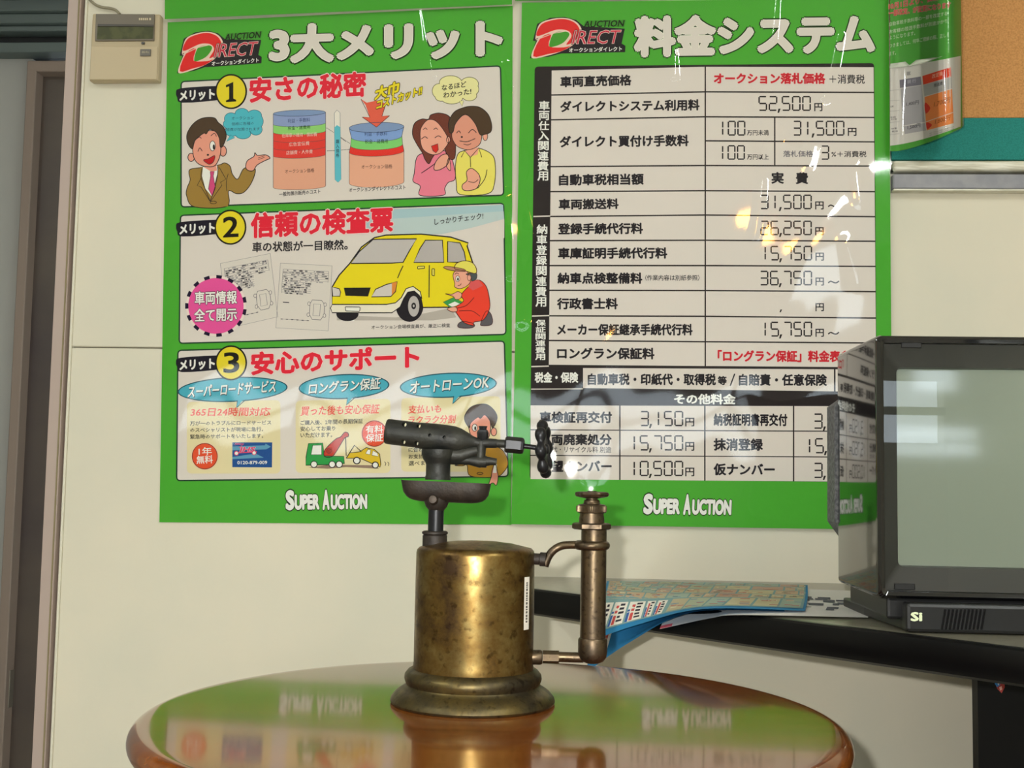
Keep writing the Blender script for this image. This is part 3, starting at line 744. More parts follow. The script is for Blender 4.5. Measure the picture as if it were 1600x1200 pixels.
    p.poly([(-285, 1020), (-283, 950), (-262, 835), (-140, 830), (-128, 940), (40, 945), (45, 1005), (-20, 1015)], '#2f9a48', 3.4, INKB, 6)
    p.poly([(-240, 930), (-225, 850), (-150, 848), (-150, 930)], WHT, 4, INKB, 5)
    for x in (-215, -60, 0): p.ell(x, 1012, 27, 27, WHT, 4.4, INKB, 7, 20)
    p.ell(-85, 897, 22, 22, '#a83222', 4, INKB, 4, 16)
    p.line([(55, 780), (60, 940)], 7, INKB, 4); p.line([(60, 960), (130, 850), (190, 905)], 8, INKB, 4)
    p.poly([(65, 960), (90, 915), (175, 905), (230, 870), (300, 885), (345, 925), (355, 1010), (350, 1035), (290, 1010), (180, 960)], '#d8b62c', 4, INKB, 6)
    p.poly([(225, 920), (245, 885), (270, 890), (262, 930)], WHT, 4.7, INKB, 4); p.poly([(278, 935), (288, 895), (325, 915), (335, 945)], WHT, 4.7, INKB, 4)
    p.ell(150, 980, 28, 28, WHT, 4.8, INKB, 9, 20); p.ell(308, 1018, 26, 26, WHT, 4.8, INKB, 9, 20)
    p.curve([(385, 990), (398, 1005), (390, 1025)], 5, INKB, 3); p.curve([(412, 992), (424, 1008), (418, 1025)], 5, INKB, 3)
    # man behind the burner
    O = INKB; SK = '#e39a84'; SUIT = '#b5882f'; W = 6
    p.blob([(1110, 900), (1200, 850), (1320, 855), (1400, 900), (1440, 1000), (1400, 1080), (1330, 1120), (1120, 1112), (1090, 1020), (1050, 1025), (985, 1020), (1050, 1000)], SUIT, 3, O, W)
    p.blob([(1330, 1000), (1345, 1060), (1355, 1120), (1340, 1190), (1310, 1170), (1275, 1185), (1295, 1120), (1305, 1060)], SK, 4, O, W); p.poly([(1320, 1020), (1345, 1010), (1340, 1085), (1310, 1085)], WHT, 4.5)
    p.ell(1200, 1090, 26, 9, SUIT, 4, O, 5)
    p.ell(1318, 735, 24, 34, SK, 3.2, O, W)
    p.blob([(1100, 640), (1150, 590), (1260, 580), (1290, 680), (1270, 790), (1200, 840), (1130, 790)], SK, 3.6, O, W)
    p.blob([(1110, 700), (1075, 650), (1070, 600), (1110, 535), (1170, 505), (1250, 500), (1310, 540), (1345, 600), (1335, 660), (1305, 700), (1285, 640), (1240, 590), (1205, 620), (1180, 610), (1120, 660)], '#4e3c2b', 4.3, O, W)
    p.ell(1155, 700, 22, 30, WHT, 4.6, O, 5); p.ell(1160, 705, 8, 17, O, 5.2)
    p.build('third_panel', L)
    # footer
    p.view(430, 740, .13125)
    footer(p); p.build('footer', L)
    film_sheet('laminate_film', L, [(256, 30), (803, 6), (801, 822), (247, 818)], .0045, 200, 260, .0011,
               [([(661, 12), (668, 60), (674, 90), (678, 118)], 5.5, .0024), ([(632, 12), (636, 30)], 5, .0008), ([(799, 60), (789, 95), (800, 135)], 5.5, .0024), ([(792, 325), (799, 380), (797, 430)], 6, .0017), ([(770, 270), (790, 290)], 9, .001)], 5)

def footer(p):
    O = '#1b2a16'
    def word(big, small, xb0, xb1, xs0, xs1, yb):
        for dx_, c, o in ((0, O, .115), (0, '#f6f1e2', .065)):
            l = 2 if c == O else 3
            p.text(big, xb0, yb, xb1, yb - 2, 205, c, o, l, res=4)
            p.text(small, xs0, yb, xs1, yb - 5, 155, c, o, l, res=4)
    word('S', 'UPER', 136, 215, 238, 520, 420)
    word('A', 'UCTION', 570, 640, 668, 1088, 415)

def right_poster():
    R = thing('poster', 'green laminated price list poster with a white table of yen amounts', 'poster', (onY(1100, 824)))
    b0 = .0072
    mesh('sheet', [onY(815.5, 4, -b0), onY(1388.5, -4, -b0), onY(1395, 828, -b0), onY(799, 819, -b0)], [(3, 2, 1, 0)], ink(GREEN), R)
    p = Printer(wall_place(b0 + .0001), 1.1e-4)
    logo(p, True, 1)
    p.view()
    p.text('料金システム', 994, 86, 1364, 81, 58, '#d9d2c8', .05, 1, outs=((.045, '#16300f'), (.012, '#f4eed6')), res=4)
    p.build('heading', R)
    K = '#2a2424'; G = PAPER
    p.rrect([(835.5, 104), (1366, 98.5), (1371, 753.5), (827.5, 748.5)], 6, K, 1)
    rows = [(109, 103.3, 104), (148.5, 143.5, 144.5), (187.3, 182.5, 183.6), (260.4, 258.6, 259.5), (299.5, 298, 299.5), (338.3, 336, 338.6), (376, 375.4, 377), (415, 415, 416.3), (453.6, 454, 455.7), (493.5, 494.3, 497), (532, 534, 536), (571, 573, 575)]
    xl = lambda y: 862 - (y - 110) * .0098
    xm = lambda y: 1102
    xr = lambda y: 1365 + (y - 110) * .0085
    for i in range(11):
        a, b = rows[i], rows[i + 1]; g = 1.1
        p.poly([(xl(a[0]), a[0] + g), (xm(0) - g, a[1] + g), (xm(0) - g, b[1] - g), (xl(b[0]), b[0] - g)], G, 2)
        if i == 2:
            m = (0, 220, 221.7); X = 1210.5
            for q0, q1 in ((a, m), (m, b)):
                p.poly([(xm(0) + g, q0[1] + g), (X - g, (q0[1] + q0[2]) / 2 + g), (X - g, (q1[1] + q1[2]) / 2 - g), (xm(0) + g, q1[1] - g)], G, 2)
                p.poly([(X + g, (q0[1] + q0[2]) / 2 + g), (xr(q0[2]), q0[2] + g), (xr(q1[2]), q1[2] - g), (X + g, (q1[1] + q1[2]) / 2 - g)], G, 2)
        else:
            p.poly([(xm(0) + g, a[1] + g), (xr(a[2]), a[2] + g), (xr(b[2]), b[2] - g), (xm(0) + g, b[1] - g)], G, 2)
    for y in (337.5, 493, 572):
        p.line([(834 - (y - 300) * .014, y + .8), (xl(y), y)], 2, G, 2)
    p.poly([(911, 575), (1303, 577), (1303, 611.5), (911, 606.3)], G, 2); p.poly([(1305.5, 577), (1369, 578), (1369, 613), (1305.5, 611.6)], G, 2)
    p.line([(830, 608), (911, 607.5)], 1.5, G, 2)
    cols = [829, 968.5, 1101.3, 1240, 1370]
    ry = [(632.5, 634), (671.5, 674), (711.5, 714.2), (749.5, 753.5)]
    for i in range(3):
        for j in range(4):
            yy = lambda r, x: r[0] + (r[1] - r[0]) * (x - 829) / 500.0 + (.8 if r is ry[i] else -.8)
            x0, x1 = cols[j] + (1.1 if j else 0), cols[j + 1] - 1.1
            p.poly([(x0, yy(ry[i], x0)), (x1, yy(ry[i], x1)), (x1, yy(ry[i + 1], x1)), (x0, yy(ry[i + 1], x0))], G, 2)
    p.vtext('車両仕入関連費用', 850.5, 157, 283, 16, WHT, 848, .03, 3)
    p.vtext('納車登録関連費用', 847, 350, 480, 16, WHT, 845, .03, 3)
    p.vtext('保証関連費用', 845, 499, 563, 15, WHT, 844, .03, 3)
    T = INKB
    def t(body, x0, y0, x1, y1, h, c=T, off=.04, **k): p.text(body, x0, y0, x1, y1, h, c, off, 3, **k)
    t('車両直売価格', 876, 136, 986, 133, 16); t('ダイレクトシステム利用料', 876, 175, 1092.5, 172, 16.5)
    t('ダイレクト買付け手数料', 875, 230, 1075.5, 228, 17); t('自動車税相当額', 874, 289.5, 1005, 288, 16.5)
    t('車両搬送料', 873.5, 327, 966, 326, 15.5); t('登録手続代行料', 872.5, 366, 1004, 365, 16.5)
    t('車庫証明手続代行料', 872.5, 404, 1042, 403.5, 16.5); t('納車点検整備料', 871.7, 443, 1003, 443, 16.5)
    t('（作業内容は別紙参照）', 1008, 438.5, 1093, 438.5, 9, off=.01, res=1)
    t('行政書士料', 871, 482.8, 964.7, 482.8, 16.7); t('メーカー保証継承手続代行料', 871, 523.5, 1081.6, 523.5, 17); t('ロングラン保証料', 871, 560.5, 1022, 561, 17)
    t('税金・保険', 836, 597.5, 903, 597.5, 15.5, WHT); t('自動車税・印紙代・取得税', 919, 601, 1118, 601.5, 17); t('等', 1122, 601, 1135, 601, 13)
    p.line([(1141, 603), (1148, 584)], 2, T, 3); t('自賠責・任意保険', 1155, 602, 1291.5, 602.5, 17.3); t('非課税', 1312, 603, 1362, 603.5, 17)
    t('その他料金', 1054, 631, 1148.6, 631.5, 15.5, WHT)
    t('車検証再交付', 843.6, 660.5, 955.5, 660.5, 17); t('車両廃棄処分', 843, 695, 955, 695, 16.5); t('代・リサイクル料 別途', 862, 707, 955, 707.5, 9.5, off=.01, res=1)
    t('希望ナンバー', 843, 737, 955, 737, 17)
    t('納税証明書再交付', 1115.6, 664.8, 1229.7, 665.3, 18.3); t('抹消登録', 1115.6, 703.3, 1191.4, 703.8, 18); t('仮ナンバー', 1115.6, 742, 1210, 742.5, 17.5)
    C = '#c8202f'
    t('オークション落札価格', 1116, 130.5, 1289, 130.5, 16, C, outs=((.02, '#eebfb8'),)); t('＋消費税', 1296, 130.5, 1351, 130.8, 14, off=.015)
    t('実', 1206, 286.5, 1224, 286.5, 17); t('費', 1244, 287, 1262, 287, 17)
    t('「ロングラン保証」料金表参照', 1122, 564.5, 1346, 565.5, 17, C, outs=((.02, '#eebfb8'),))
    D = '#241f20'
    def s(body, x0, y, x1, h): p.seg(body, x0, y, x1, h, D, lv=3)
    def yen(x0, y, x1, h=12, wave=None):
        t('円', x0, y, x1, y, h, off=.03)
        if wave: p.curve([(wave, y - 4), (wave + 4, y - 6.5), (wave + 9, y - 4.5), (wave + 13, y - 4.2), (wave + 17, y - 7)], 2, D, 3)
    s('52,500', 1185, 173.4, 1267, 23.5); yen(1272.5, 173.4, 1284.7)
    s('100', 1122, 212, 1164.7, 23.5); t('万円未満', 1167.5, 211.5, 1201, 211.5, 8.5, off=.02, res=1)
    s('31,500', 1238.7, 212, 1319.5, 23.5); yen(1325, 212, 1338)
    s('100', 1122, 249.7, 1164, 23); t('万円以上', 1167.5, 249.5, 1201, 249.5, 8.5, off=.02, res=1)
    t('落札価格×', 1224, 245, 1276.7, 245, 9.5, '#6d6970', off=.02, res=1); s('3', 1282.5, 249.7, 1295.7, 22.5); t('%＋消費税', 1299, 245.5, 1353.7, 245.5, 9.5, off=.02, res=1)
    s('31,500', 1187.5, 327, 1268.5, 23); yen(1274, 327, 1286.7, wave=1294)
    s('26,250', 1188, 367.6, 1268.5, 23); yen(1274, 367.3, 1286.7)
    s('15,750', 1188, 407, 1269, 23); yen(1274.5, 407, 1287)
    s('36,750', 1187, 446, 1269, 23); yen(1274.5, 446, 1287, wave=1294)
    p.poly([(1219.5, 483.5), (1222, 483.5), (1220, 488), (1218, 488)], D, 3); yen(1274.5, 486, 1287)
    s('15,750', 1188, 526, 1269, 23.5); yen(1274.5, 526, 1287, wave=1294)
    for (bd, x0, x1, y) in (('3,150', 1000, 1067.6, 666), ('15,750', 983, 1067.6, 704), ('10,500', 983, 1067.6, 744)):
        s(bd, x0, y, x1, 24); yen(1071, y, 1084.5, 13)
    for (bd, x0, x1, y) in (('3,150', 1271, 1341, 670), ('15,750', 1257, 1341, 708.5), ('3,150', 1271, 1341, 747)):
        s(bd, x0, y, x1, 24); yen(1346, y, 1359, 13)
    p.build('price_table', R)
    p.aff([(136, 420), (1088, 415), (215, 215)], [(1006.7, 801.2), (1141.5, 804), (1019, 774)])
    footer(p); p.build('footer', R)
    film_sheet('laminate_film', R, [(801.5, -3), (1392, -6), (1397, 830), (796.5, 822)], b0 + .0034, 200, 260, .0011,
               [([(1042, -2), (1048, 40), (1052, 80), (1053, 118)], 7, .0026), ([(1211, -5), (1209, 25), (1206, 56)], 6, .0024), ([(1309, 52), (1300, 95), (1288, 150)], 7, .0024),
                ([(1190, 280), (1186, 330), (1178, 370)], 6, .0008), ([(806, -5), (808, 60)], 5, .0006), ([(1230, 210), (1270, 225), (1262, 255)], 14, .0008), ([(1335, 262), (1345, 310)], 12, .0009), ([(1325, 380), (1340, 440)], 14, .0007), ([(820, 300), (835, 360), (815, 500)], 12, .0012), ([(928, 769), (928, 771)], 30, .0009)], 11)  # final entry: added bump, shaped to tuck the flash reflection behind the pump knob
left_poster()
right_poster()
# pin hole in the clear margin and the posters that hang above
for (c4, lab, fs) in (([(257.5, -260), (800, -275), (800, 7), (257.5, 30)], 'green laminated poster bottom edge above the poster with the yellow car', 21),
                      ([(805, -280), (1387, -285), (1387, -6), (805, 1.5)], 'green laminated poster bottom edge above the price list poster', 22)):
    U = thing('poster', lab, 'poster', onY((c4[0][0] + c4[1][0]) / 2, c4[3][1]))
    b = .0092
    mesh('sheet', [onY(x, y, -b) for x, y in c4], [(3, 2, 1, 0)], ink('#43a02c'), U)
    film_sheet('laminate_film', U, [(c4[0][0] - 3, c4[0][1]), (c4[1][0] + 3, c4[1][1]), (c4[2][0] + 4, c4[2][1] + 3), (c4[3][0] - 3, c4[3][1] + 4)], b + .0030, 60, 30, .0012, [], fs)

# ------------------------------------------------------------------ notice board with the curled sheet in front of it
NB = thing('notice_board', 'cork notice board with teal lower band in an aluminium frame at the right edge', 'notice board', onY(1600, 270))
xb0 = onY(1394.5, 260, -.012).x; xb1 = XR - .2
zy = lambda y, Y=0.0, px=1500: onY(px, y, Y).z
CORK = mat('cork', '#c8935c', 0.9, k=1.15, spec=.1, noise=(420, '#b07c4a', 0.4, 0.7), bump=(500, .5, .001))
box('cork_panel', (xb0, -.010, zy(187)), (xb1, -.0, 1.95), CORK, NB, .001, 1)
box('fabric_band', (xb0, -.009, zy(252)), (xb1, -.0, zy(187)), mat('teal_fabric', '#14746c', 0.8, k=1.15, noise=(700, '#1d837a', .4, .6)), NB, .0005, 1)
ALU = mat('aluminium', '#e6e3d2', 0.35, 0.1, noise=(30, '#c9c4ae', .4, .6, (1, 1, 12)))
bm = bmesh.new(); add_box(bm, (xb0, -.022, zy(266.5, -.022)), (xb1, 0, zy(250.5, -.022)), .0035, 3)
sharp_by_angle(frombm('frame_rail', bm, ALU, NB, True))
box('shadow_gap', (xb0, -.012, zy(272)), (xb1, 0, zy(266)), mat('dark_metal', '#25282b', .6), NB)
box('bottom_rail', (xb0, -.016, zy(295, -.016)), (xb1, 0, zy(271.5, -.016)), mat('rail_zinc', '#97969a', .45, .1, noise=(40, '#8a8a90', .4, .6)), NB, .0015, 1)
box('rail_lip', (xb0, -.018, zy(298, -.018)), (xb1, 0, zy(295, -.018)), ALU, NB, .0006, 1)

CU = thing('poster', 'curled green and white laminated flyer with orange price boxes, hanging over the notice board', 'poster', onY(1450, 236))
def curl(px, py, l):
    """the sheet leaves the wall towards its right edge"""
    Y = -.02
    for _ in range(8):
        P = onY(px, py, Y)
        u = (P.x - cux0) / (cux1 - cux0)
        Y = -(.024 + .004 * max(0, u) + .105 * max(0, u) ** 2.2) - l
    return onY(px, py, Y)
cux0 = onY(1385, 100).x; cux1 = onY(1503, 100, -.12).x
def cgrid(x0, x1, ytop, ybot, l, nu=24, nv=12):
    vs = []; fs = []
    for j in range(nv + 1):
        for i in range(nu + 1):
            x = x0(j / nv) + (x1(j / nv) - x0(j / nv)) * i / nu
            a = ytop(x); b = ybot(x); vs.append(curl(x, a + (b - a) * j / nv, l))
    for j in range(nv):
        for i in range(nu):
            a = j * (nu + 1) + i; fs.append((a + nu + 1, a + nu + 2, a + 1, a))
    return vs, fs
ybot = lambda x: 236.5 - 1.5 * max(0, (x - 1385) / 10) * .2 - 34 * max(0, (x - 1400) / 104) ** 1.45
xr_ = lambda t: 1499.5 + 4.5 * t
vs, fs = cgrid(lambda t: 1391, xr_, lambda x: -140, ybot, 0, 30, 16)
mesh('sheet', vs, fs, ink('#4f9d3c'), CU, True)
P3 = Printer(lambda x, y, l: curl(x, y, .0006 + l), 1.6e-4)
def strip(f0, f1, x0, x1, c, lv, n=20):
    xs = [x0 + (x1 - x0) * i / n for i in range(n + 1)]
    pts = [(x, f0(x)) for x in xs] + [(x, f1(x)) for x in xs]
    P3.raw(pts, [(n + 1 + i, n + 2 + i, i + 1, i) for i in range(n)], c, lv)
up = lambda y, k=1.0: (lambda x: y - k * 30 * max(0, (x - 1385) / 115) ** 1.5)
strip(up(104, .55), up(228), 1391, 1501, '#cdc9c0', 1)
P3.view(1370, 0, .25)
P3.poly([(86, 398), (180, 385), (205, 408), (245, 375), (410, 352), (300, 395), (180, 420), (80, 425)], '#bfc4b4', 2)
for i, (t, x1, y) in enumerate((('10月1日より、価格表が', 460, 60), ('一部改定、が変更になります', 462, 103))):
    P3.text(t, 75, y, x1, y - 75 + 20 * i, 38, '#c84a48', .03, 2, outs=((.04, '#c4a089'),))
for i, (t, x1, y) in enumerate((('自動車税手数料等の一部を改定する', 440, 165), ('お客様の陸送手数料が別途かかり', 440, 212), ('ようになります。', 240, 250), ('つきましては、何卒ご理解の程、正しく', 450, 300), ('ます。', 120, 350))):
    P3.text(t, 78, y, x1, y - (x1 - 78) * .19, 26, '#c3d0ae', .01, 2)
def Q(a, c, n=8):
    A_, B_, C_, D_ = [np.array(q, float) for q in a]
    pts = [tuple((1 - j / n) * ((1 - i / n) * A_ + i / n * B_) + j / n * ((1 - i / n) * D_ + i / n * C_)) for j in range(n + 1) for i in range(n + 1)]
    P3.raw(pts, [(j * (n + 1) + i, (j + 1) * (n + 1) + i, (j + 1) * (n + 1) + i + 1, j * (n + 1) + i + 1) for j in range(n) for i in range(n)], c, 2)
Q([(142, 500), (275, 478), (280, 530), (145, 550)], '#7b7880'); Q([(148, 555), (280, 532), (300, 762), (165, 785)], '#a9a6a6'); Q([(168, 790), (302, 768), (308, 815), (175, 838)], '#a9a6a6')
Q([(285, 475), (462, 420), (466, 478), (290, 530)], '#d8421f'); Q([(290, 532), (466, 482), (470, 552), (297, 602)], '#a9a8a4')
Q([(298, 606), (470, 556), (478, 700), (306, 760)], '#e08c4c'); Q([(306, 764), (478, 704), (480, 770), (312, 815)], '#e08c4c')
for y in (560, 625, 690, 760, 835): P3.line([(80, y + 6), (142, y)], 2.5, '#a8a5a0', 2)
P3.lv = 3
P3.blob([(300, 640), (335, 675), (305, 710)], '#cf3a2a', 3, n=3); P3.blob([(310, 765), (345, 780), (315, 808)], '#cf3a2a', 3, n=3)
P3.text('1,700円', 355, 672, 455, 640, 36, '#8a4a20', .0, 3, .15); P3.text('1,800円', 362, 780, 455, 752, 34, '#8a4a20', .0, 3, .15)
P3.text('1,400円', 185, 665, 262, 652, 26, '#38363c', .01, 3); P3.text('1,500円', 192, 812, 272, 795, 26, '#38363c', .01, 3)
P3.text('改定後', 345, 492, 412, 470, 28, '#e9b79a', .01, 3); P3.text('陸送費', 358, 545, 412, 530, 22, '#38363c', .01, 3, res=1); P3.text('現 行', 190, 525, 245, 515, 24, '#b5b2b8', .01, 3, res=1)
P3.text('区', 190, 470, 212, 467, 20, '#38363c', .01, 3)
for x, y, t in ((84, 672, '送'), (84, 740, '手数'), (90, 752, '料金'), (90, 810, '納車'), (94, 828, '費用')):
    P3.text(t, x, y, x + 14 * len(t) + 8, y - 3, 11, '#4a484c', 0, 3, res=1)
for y in (838, 850): P3.text('※オークション会場により異なります', 330, y, 482, y - 42, 9, '#6a686c', 0, 3, res=1)
P3.build('printing', CU)
vs, fs = cgrid(lambda t: 1390.5, lambda t: 1501.5 + 4.5 * t, lambda x: -140, lambda x: ybot(x) + 1.2, .0022, 60, 30)
fm = mesh('laminate_film', vs, fs, FILM, CU, True)
for v in fm.data.vertices:
    v.co.y -= .0009 * math.exp(-((v.co.x - onY(1402, 100, -.03).x) / .003) ** 2)

# ------------------------------------------------------------------ wall controller by the doorway
TH = thing('thermostat', 'beige wall controller with a greenish display, beside the doorway', 'thermostat', onY(195, 125))
BG = mat('beige_plastic', '#b8a888', 0.45, k=1.05)
a = onY(139.5, 125, -.018); b = onY(249, 21, -.018); bb = onY(246, 21, -.018)
def frustum(name, y0, y1, c4, m, parent, bev=.0015):
    """a box whose front outline is the four pixels c4, from wall depth y0 to front y1"""
    bm = bmesh.new(); fr = [bm.verts.new(onY(x, y, y1)) for x, y in c4]; F_ = [onY(x, y, y1) for x, y in c4]
    bk = [bm.verts.new((q.x, y0, q.z)) for q in F_]
    bm.faces.new(fr[::-1]); bm.faces.new(bk)
    for i in range(4): bm.faces.new((fr[i], fr[(i + 1) % 4], bk[(i + 1) % 4], bk[i]))
    bmesh.ops.recalc_face_normals(bm, faces=bm.faces)
    if bev: bmesh.ops.bevel(bm, geom=[e for e in bm.edges], offset=bev, segments=2, profile=.5, affect='EDGES')
    return frombm(name, bm, m, parent)
frustum('body', 0, -.016, [(144, 20.5), (250.5, 21.5), (247.5, 126), (138.5, 126.5)], BG, TH, .003)
frustum('cover', -.0155, -.0185, [(142.5, 72), (246.5, 72.5), (245, 124), (139.8, 124.5)], mat('beige_cover', '#c0af8e', .42, k=1.05), TH, .001)
frustum('display_frame', -.0155, -.0185, [(149.5, 21.5), (241.5, 22), (240.5, 63.5), (148, 64)], mat('grey_bezel', '#6d6454', .4), TH, .0008)
frustum('display', -.018, -.0190, [(152.5, 40.5), (239.5, 41.5), (238.5, 60.5), (151.5, 61.5)], mat('display_green', '#4d5038', .5, spec=.2, noise=(60, '#5b5e40', .45, .6)), TH, 0)
frustum('display_visor', -.018, -.0200, [(152.5, 37.5), (240, 38.5), (240, 41.5), (152.5, 41)], mat('dark_visor', '#3e382e', .4), TH, 0)
frustum('button', -.0180, -.0205, [(219, 76.5), (235.5, 76.5), (235, 87.5), (218.5, 87.5)], mat('grey_button', '#6a655c', .4), TH, .0006)
frustum('indicator_lamp', -.0155, -.0190, [(221, 65.5), (225.5, 65.5), (225.2, 68.5), (220.8, 68.5)], mat('dark_lamp', '#2a2622', .3), TH, 0)
PT = Printer(wall_place(.0187), 1e-4)
for x in (217, 220, 223, 226, 229, 233): PT.quad(x, 28, x + (2.1 if x < 233 else 3), 31.5, '#c4b89c', 1)
PT.build('lettering', TH)
PT = Printer(wall_place(.0206), 1e-4)
PT.text('運転/停止', 221.5, 83.2, 233, 83.2, 3.6, '#b0a890', .01, 1, res=1); PT.build('button_lettering', TH)
tube('cable', crom([onY(138, -30, -.004), onY(139, -5, -.004), onY(146, 5, -.005), (onY(158, 11, -.006)), onY(172, 13, -.006), onY(181, 16, -.006), onY(187, 22, -.006)], 5), .0022, mat('cable_grey', '#8f8872', .5), TH, 10)

# ------------------------------------------------------------------ round table
ZT = 0.70
WOODC = '#7a3d12'
def wood(name, rough=.10, coat=.65):
    m = mat(name, '#8e4f1c', rough, spec=.45, coat=coat, noise=(7, '#6a3510', .3, .75, (1, 14, 14)))
    return m
WOOD = wood('varnished_wood', .14)
TC = Vector((onZ(760, 1120, ZT).x, 0, ZT)); 
pb = onZ(760, 1030, ZT)               # back rim of the top
RT = 0.2805
TC = Vector((onZ(764, 1127, ZT).x, pb.y - RT, ZT))
TB = thing('round_table', 'glossy reddish-brown round wooden table under the blow torch', 'table', (TC.x, TC.y, 0))
RM = .0105
prof = [(0, -2 * RM - .001)] + [(RT - .012, -2 * RM - .001)] + [(RT - RM + RM * math.cos(a), -RM + RM * math.sin(a)) for a in [math.radians(d) for d in range(-80, 91, 10)]] + [(RT - .016, .0), (RT * .5, 0), (0, 0)]
lathe('tabletop', prof, TC, WOOD, TB, seg=160)
lathe('apron', [(RT - .03, -.065), (RT - .026, -.0645), (RT - .022, -.0215), (0, -.0215)], TC, mat('lighter_wood', '#a9743f', .35, coat=.3, noise=(8, '#8d5a2c', .3, .7, (6, 6, 1))), TB, seg=96)
lathe('pedestal', [(.035, .06), (.05, .1), (.03, .2), (.024, .4), (.04, .52), (.03, .6), (.06, .64), (0, .64)], (TC.x, TC.y, 0), WOOD, TB, seg=32)
for k in range(4):
    a = k * math.pi / 2 + .6; c, s = math.cos(a), math.sin(a)
    tube('foot', [(TC.x, TC.y, .11), (TC.x + .1 * c, TC.y + .1 * s, .085), (TC.x + .22 * c, TC.y + .22 * s, .019)], [.026, .022, .018], WOOD, TB, 12)

# ------------------------------------------------------------------ blow torch
BR1 = bpy.data.materials.new('aged_brass'); BR1.use_nodes = True
def brass(m, c1, c2, c3, r0, r1, sc_=26):
    nt = m.node_tree; b = nt.nodes['Principled BSDF']; b.inputs['Metallic'].default_value = .9
    tc = nt.nodes.new('ShaderNodeTexCoord')
    n = nt.nodes.new('ShaderNodeTexNoise'); n.inputs['Scale'].default_value = sc_; n.inputs['Detail'].default_value = 9; n.inputs['Roughness'].default_value = .68
    n2 = nt.nodes.new('ShaderNodeTexNoise'); n2.inputs['Scale'].default_value = sc_ * 6; n2.inputs['Detail'].default_value = 6
    for q in (n, n2): nt.links.new(tc.outputs['Object'], q.inputs['Vector'])
    r = nt.nodes.new('ShaderNodeValToRGB'); cr = r.color_ramp
    cr.elements[0].position = .34; cr.elements[0].color = rgb(c1); cr.elements[1].position = .68; cr.elements[1].color = rgb(c3)
    e = cr.elements.new(.5); e.color = rgb(c2)
    nt.links.new(n.outputs[0], r.inputs[0])
    r2 = nt.nodes.new('ShaderNodeValToRGB'); r2.color_ramp.elements[0].position = .30; r2.color_ramp.elements[0].color = (.22, .18, .15, 1)
    r2.color_ramp.elements[1].position = .44; r2.color_ramp.elements[1].color = (1, 1, 1, 1)
    nt.links.new(n2.outputs[0], r2.inputs[0])
    mx = nt.nodes.new('ShaderNodeMix'); mx.data_type = 'RGBA'; mx.blend_type = 'MULTIPLY'; mx.inputs[0].default_value = .7
    nt.links.new(r.outputs[0], mx.inputs[6]); nt.links.new(r2.outputs[0], mx.inputs[7]); nt.links.new(mx.outputs[2], b.inputs['Base Color'])
    mr = nt.nodes.new('ShaderNodeMapRange'); mr.inputs[1].default_value = .3; mr.inputs[2].default_value = .7; mr.inputs[3].default_value = r1; mr.inputs[4].default_value = r0
    nt.links.new(n.outputs[0], mr.inputs[0]); nt.links.new(mr.outputs[0], b.inputs['Roughness'])
    bp = nt.nodes.new('ShaderNodeBump'); bp.inputs['Strength'].default_value = .25; bp.inputs['Distance'].default_value = .0006
    nt.links.new(n2.outputs[0], bp.inputs['Height']); nt.links.new(bp.outputs[0], b.inputs['Normal'])
brass(BR1, '#4a3827', '#755c30', '#968352', .25, .48)
BR2 = bpy.data.materials.new('dull_bronze'); BR2.use_nodes = True; brass(BR2, '#4a4035', '#625443', '#716148', .32, .5, 40)
BR3 = bpy.data.materials.new('tarnished_brass'); BR3.use_nodes = True; brass(BR3, '#463f31', '#5f5439', '#7c6a3e', .36, .55, 30)
IRON = mat('blackened_iron', '#1f201e', .5, .3, noise=(60, '#36362f', .35, .7), bump=(350, .5, .0008))
IRON2 = mat('brown_iron', '#2b2521', .55, .3, noise=(70, '#3d342c', .35, .7), bump=(300, .6, .0008))
BLK = mat('black_steel', '#1f1f22', .38, .4, bump=(200, .2, .0005))
B0 = onZ(738.5, 1097, ZT)
depth = (B0 - CAM).dot(fwd)
S = depth / F
UPX = math.tan(ROLL)
def tz(py): return ZT + (1097 - py) * S * 1.0
def tx(px, py=1097): return B0.x + (px - 738.5 - (1097 - py) * .024) * S
def tp(px, py, dy=0.0): return Vector((tx(px, py), B0.y + dy, tz(py)))
T = thing('blow_torch', 'antique brass blow torch with black iron burner, standing on the round table', 'blow torch', B0)
def pr(lst): return [(r * S, (1097 - y) * S) for r, y in lst]
lathe('tank', pr([(92, 1058), (95, 1046), (93.5, 1035), (93.5, 1015), (93.7, 960), (93.4, 900), (93.2, 866), (92, 861), (88.5, 857.5), (80, 855.5), (60, 851), (35, 848), (0, 847)]), B0, BR1, T, seg=96)
lathe('base', pr([(120, 1097), (127, 1096.5), (128.5, 1093), (127, 1088), (123, 1083), (120, 1080), (117.5, 1078), (112, 1074.5), (106, 1071), (104.5, 1068), (106, 1064), (107.5, 1059), (106.5, 1053), (102, 1047.5), (95.5, 1044), (92, 1043), (60, 1043)]), B0, BR3, T, seg=96)
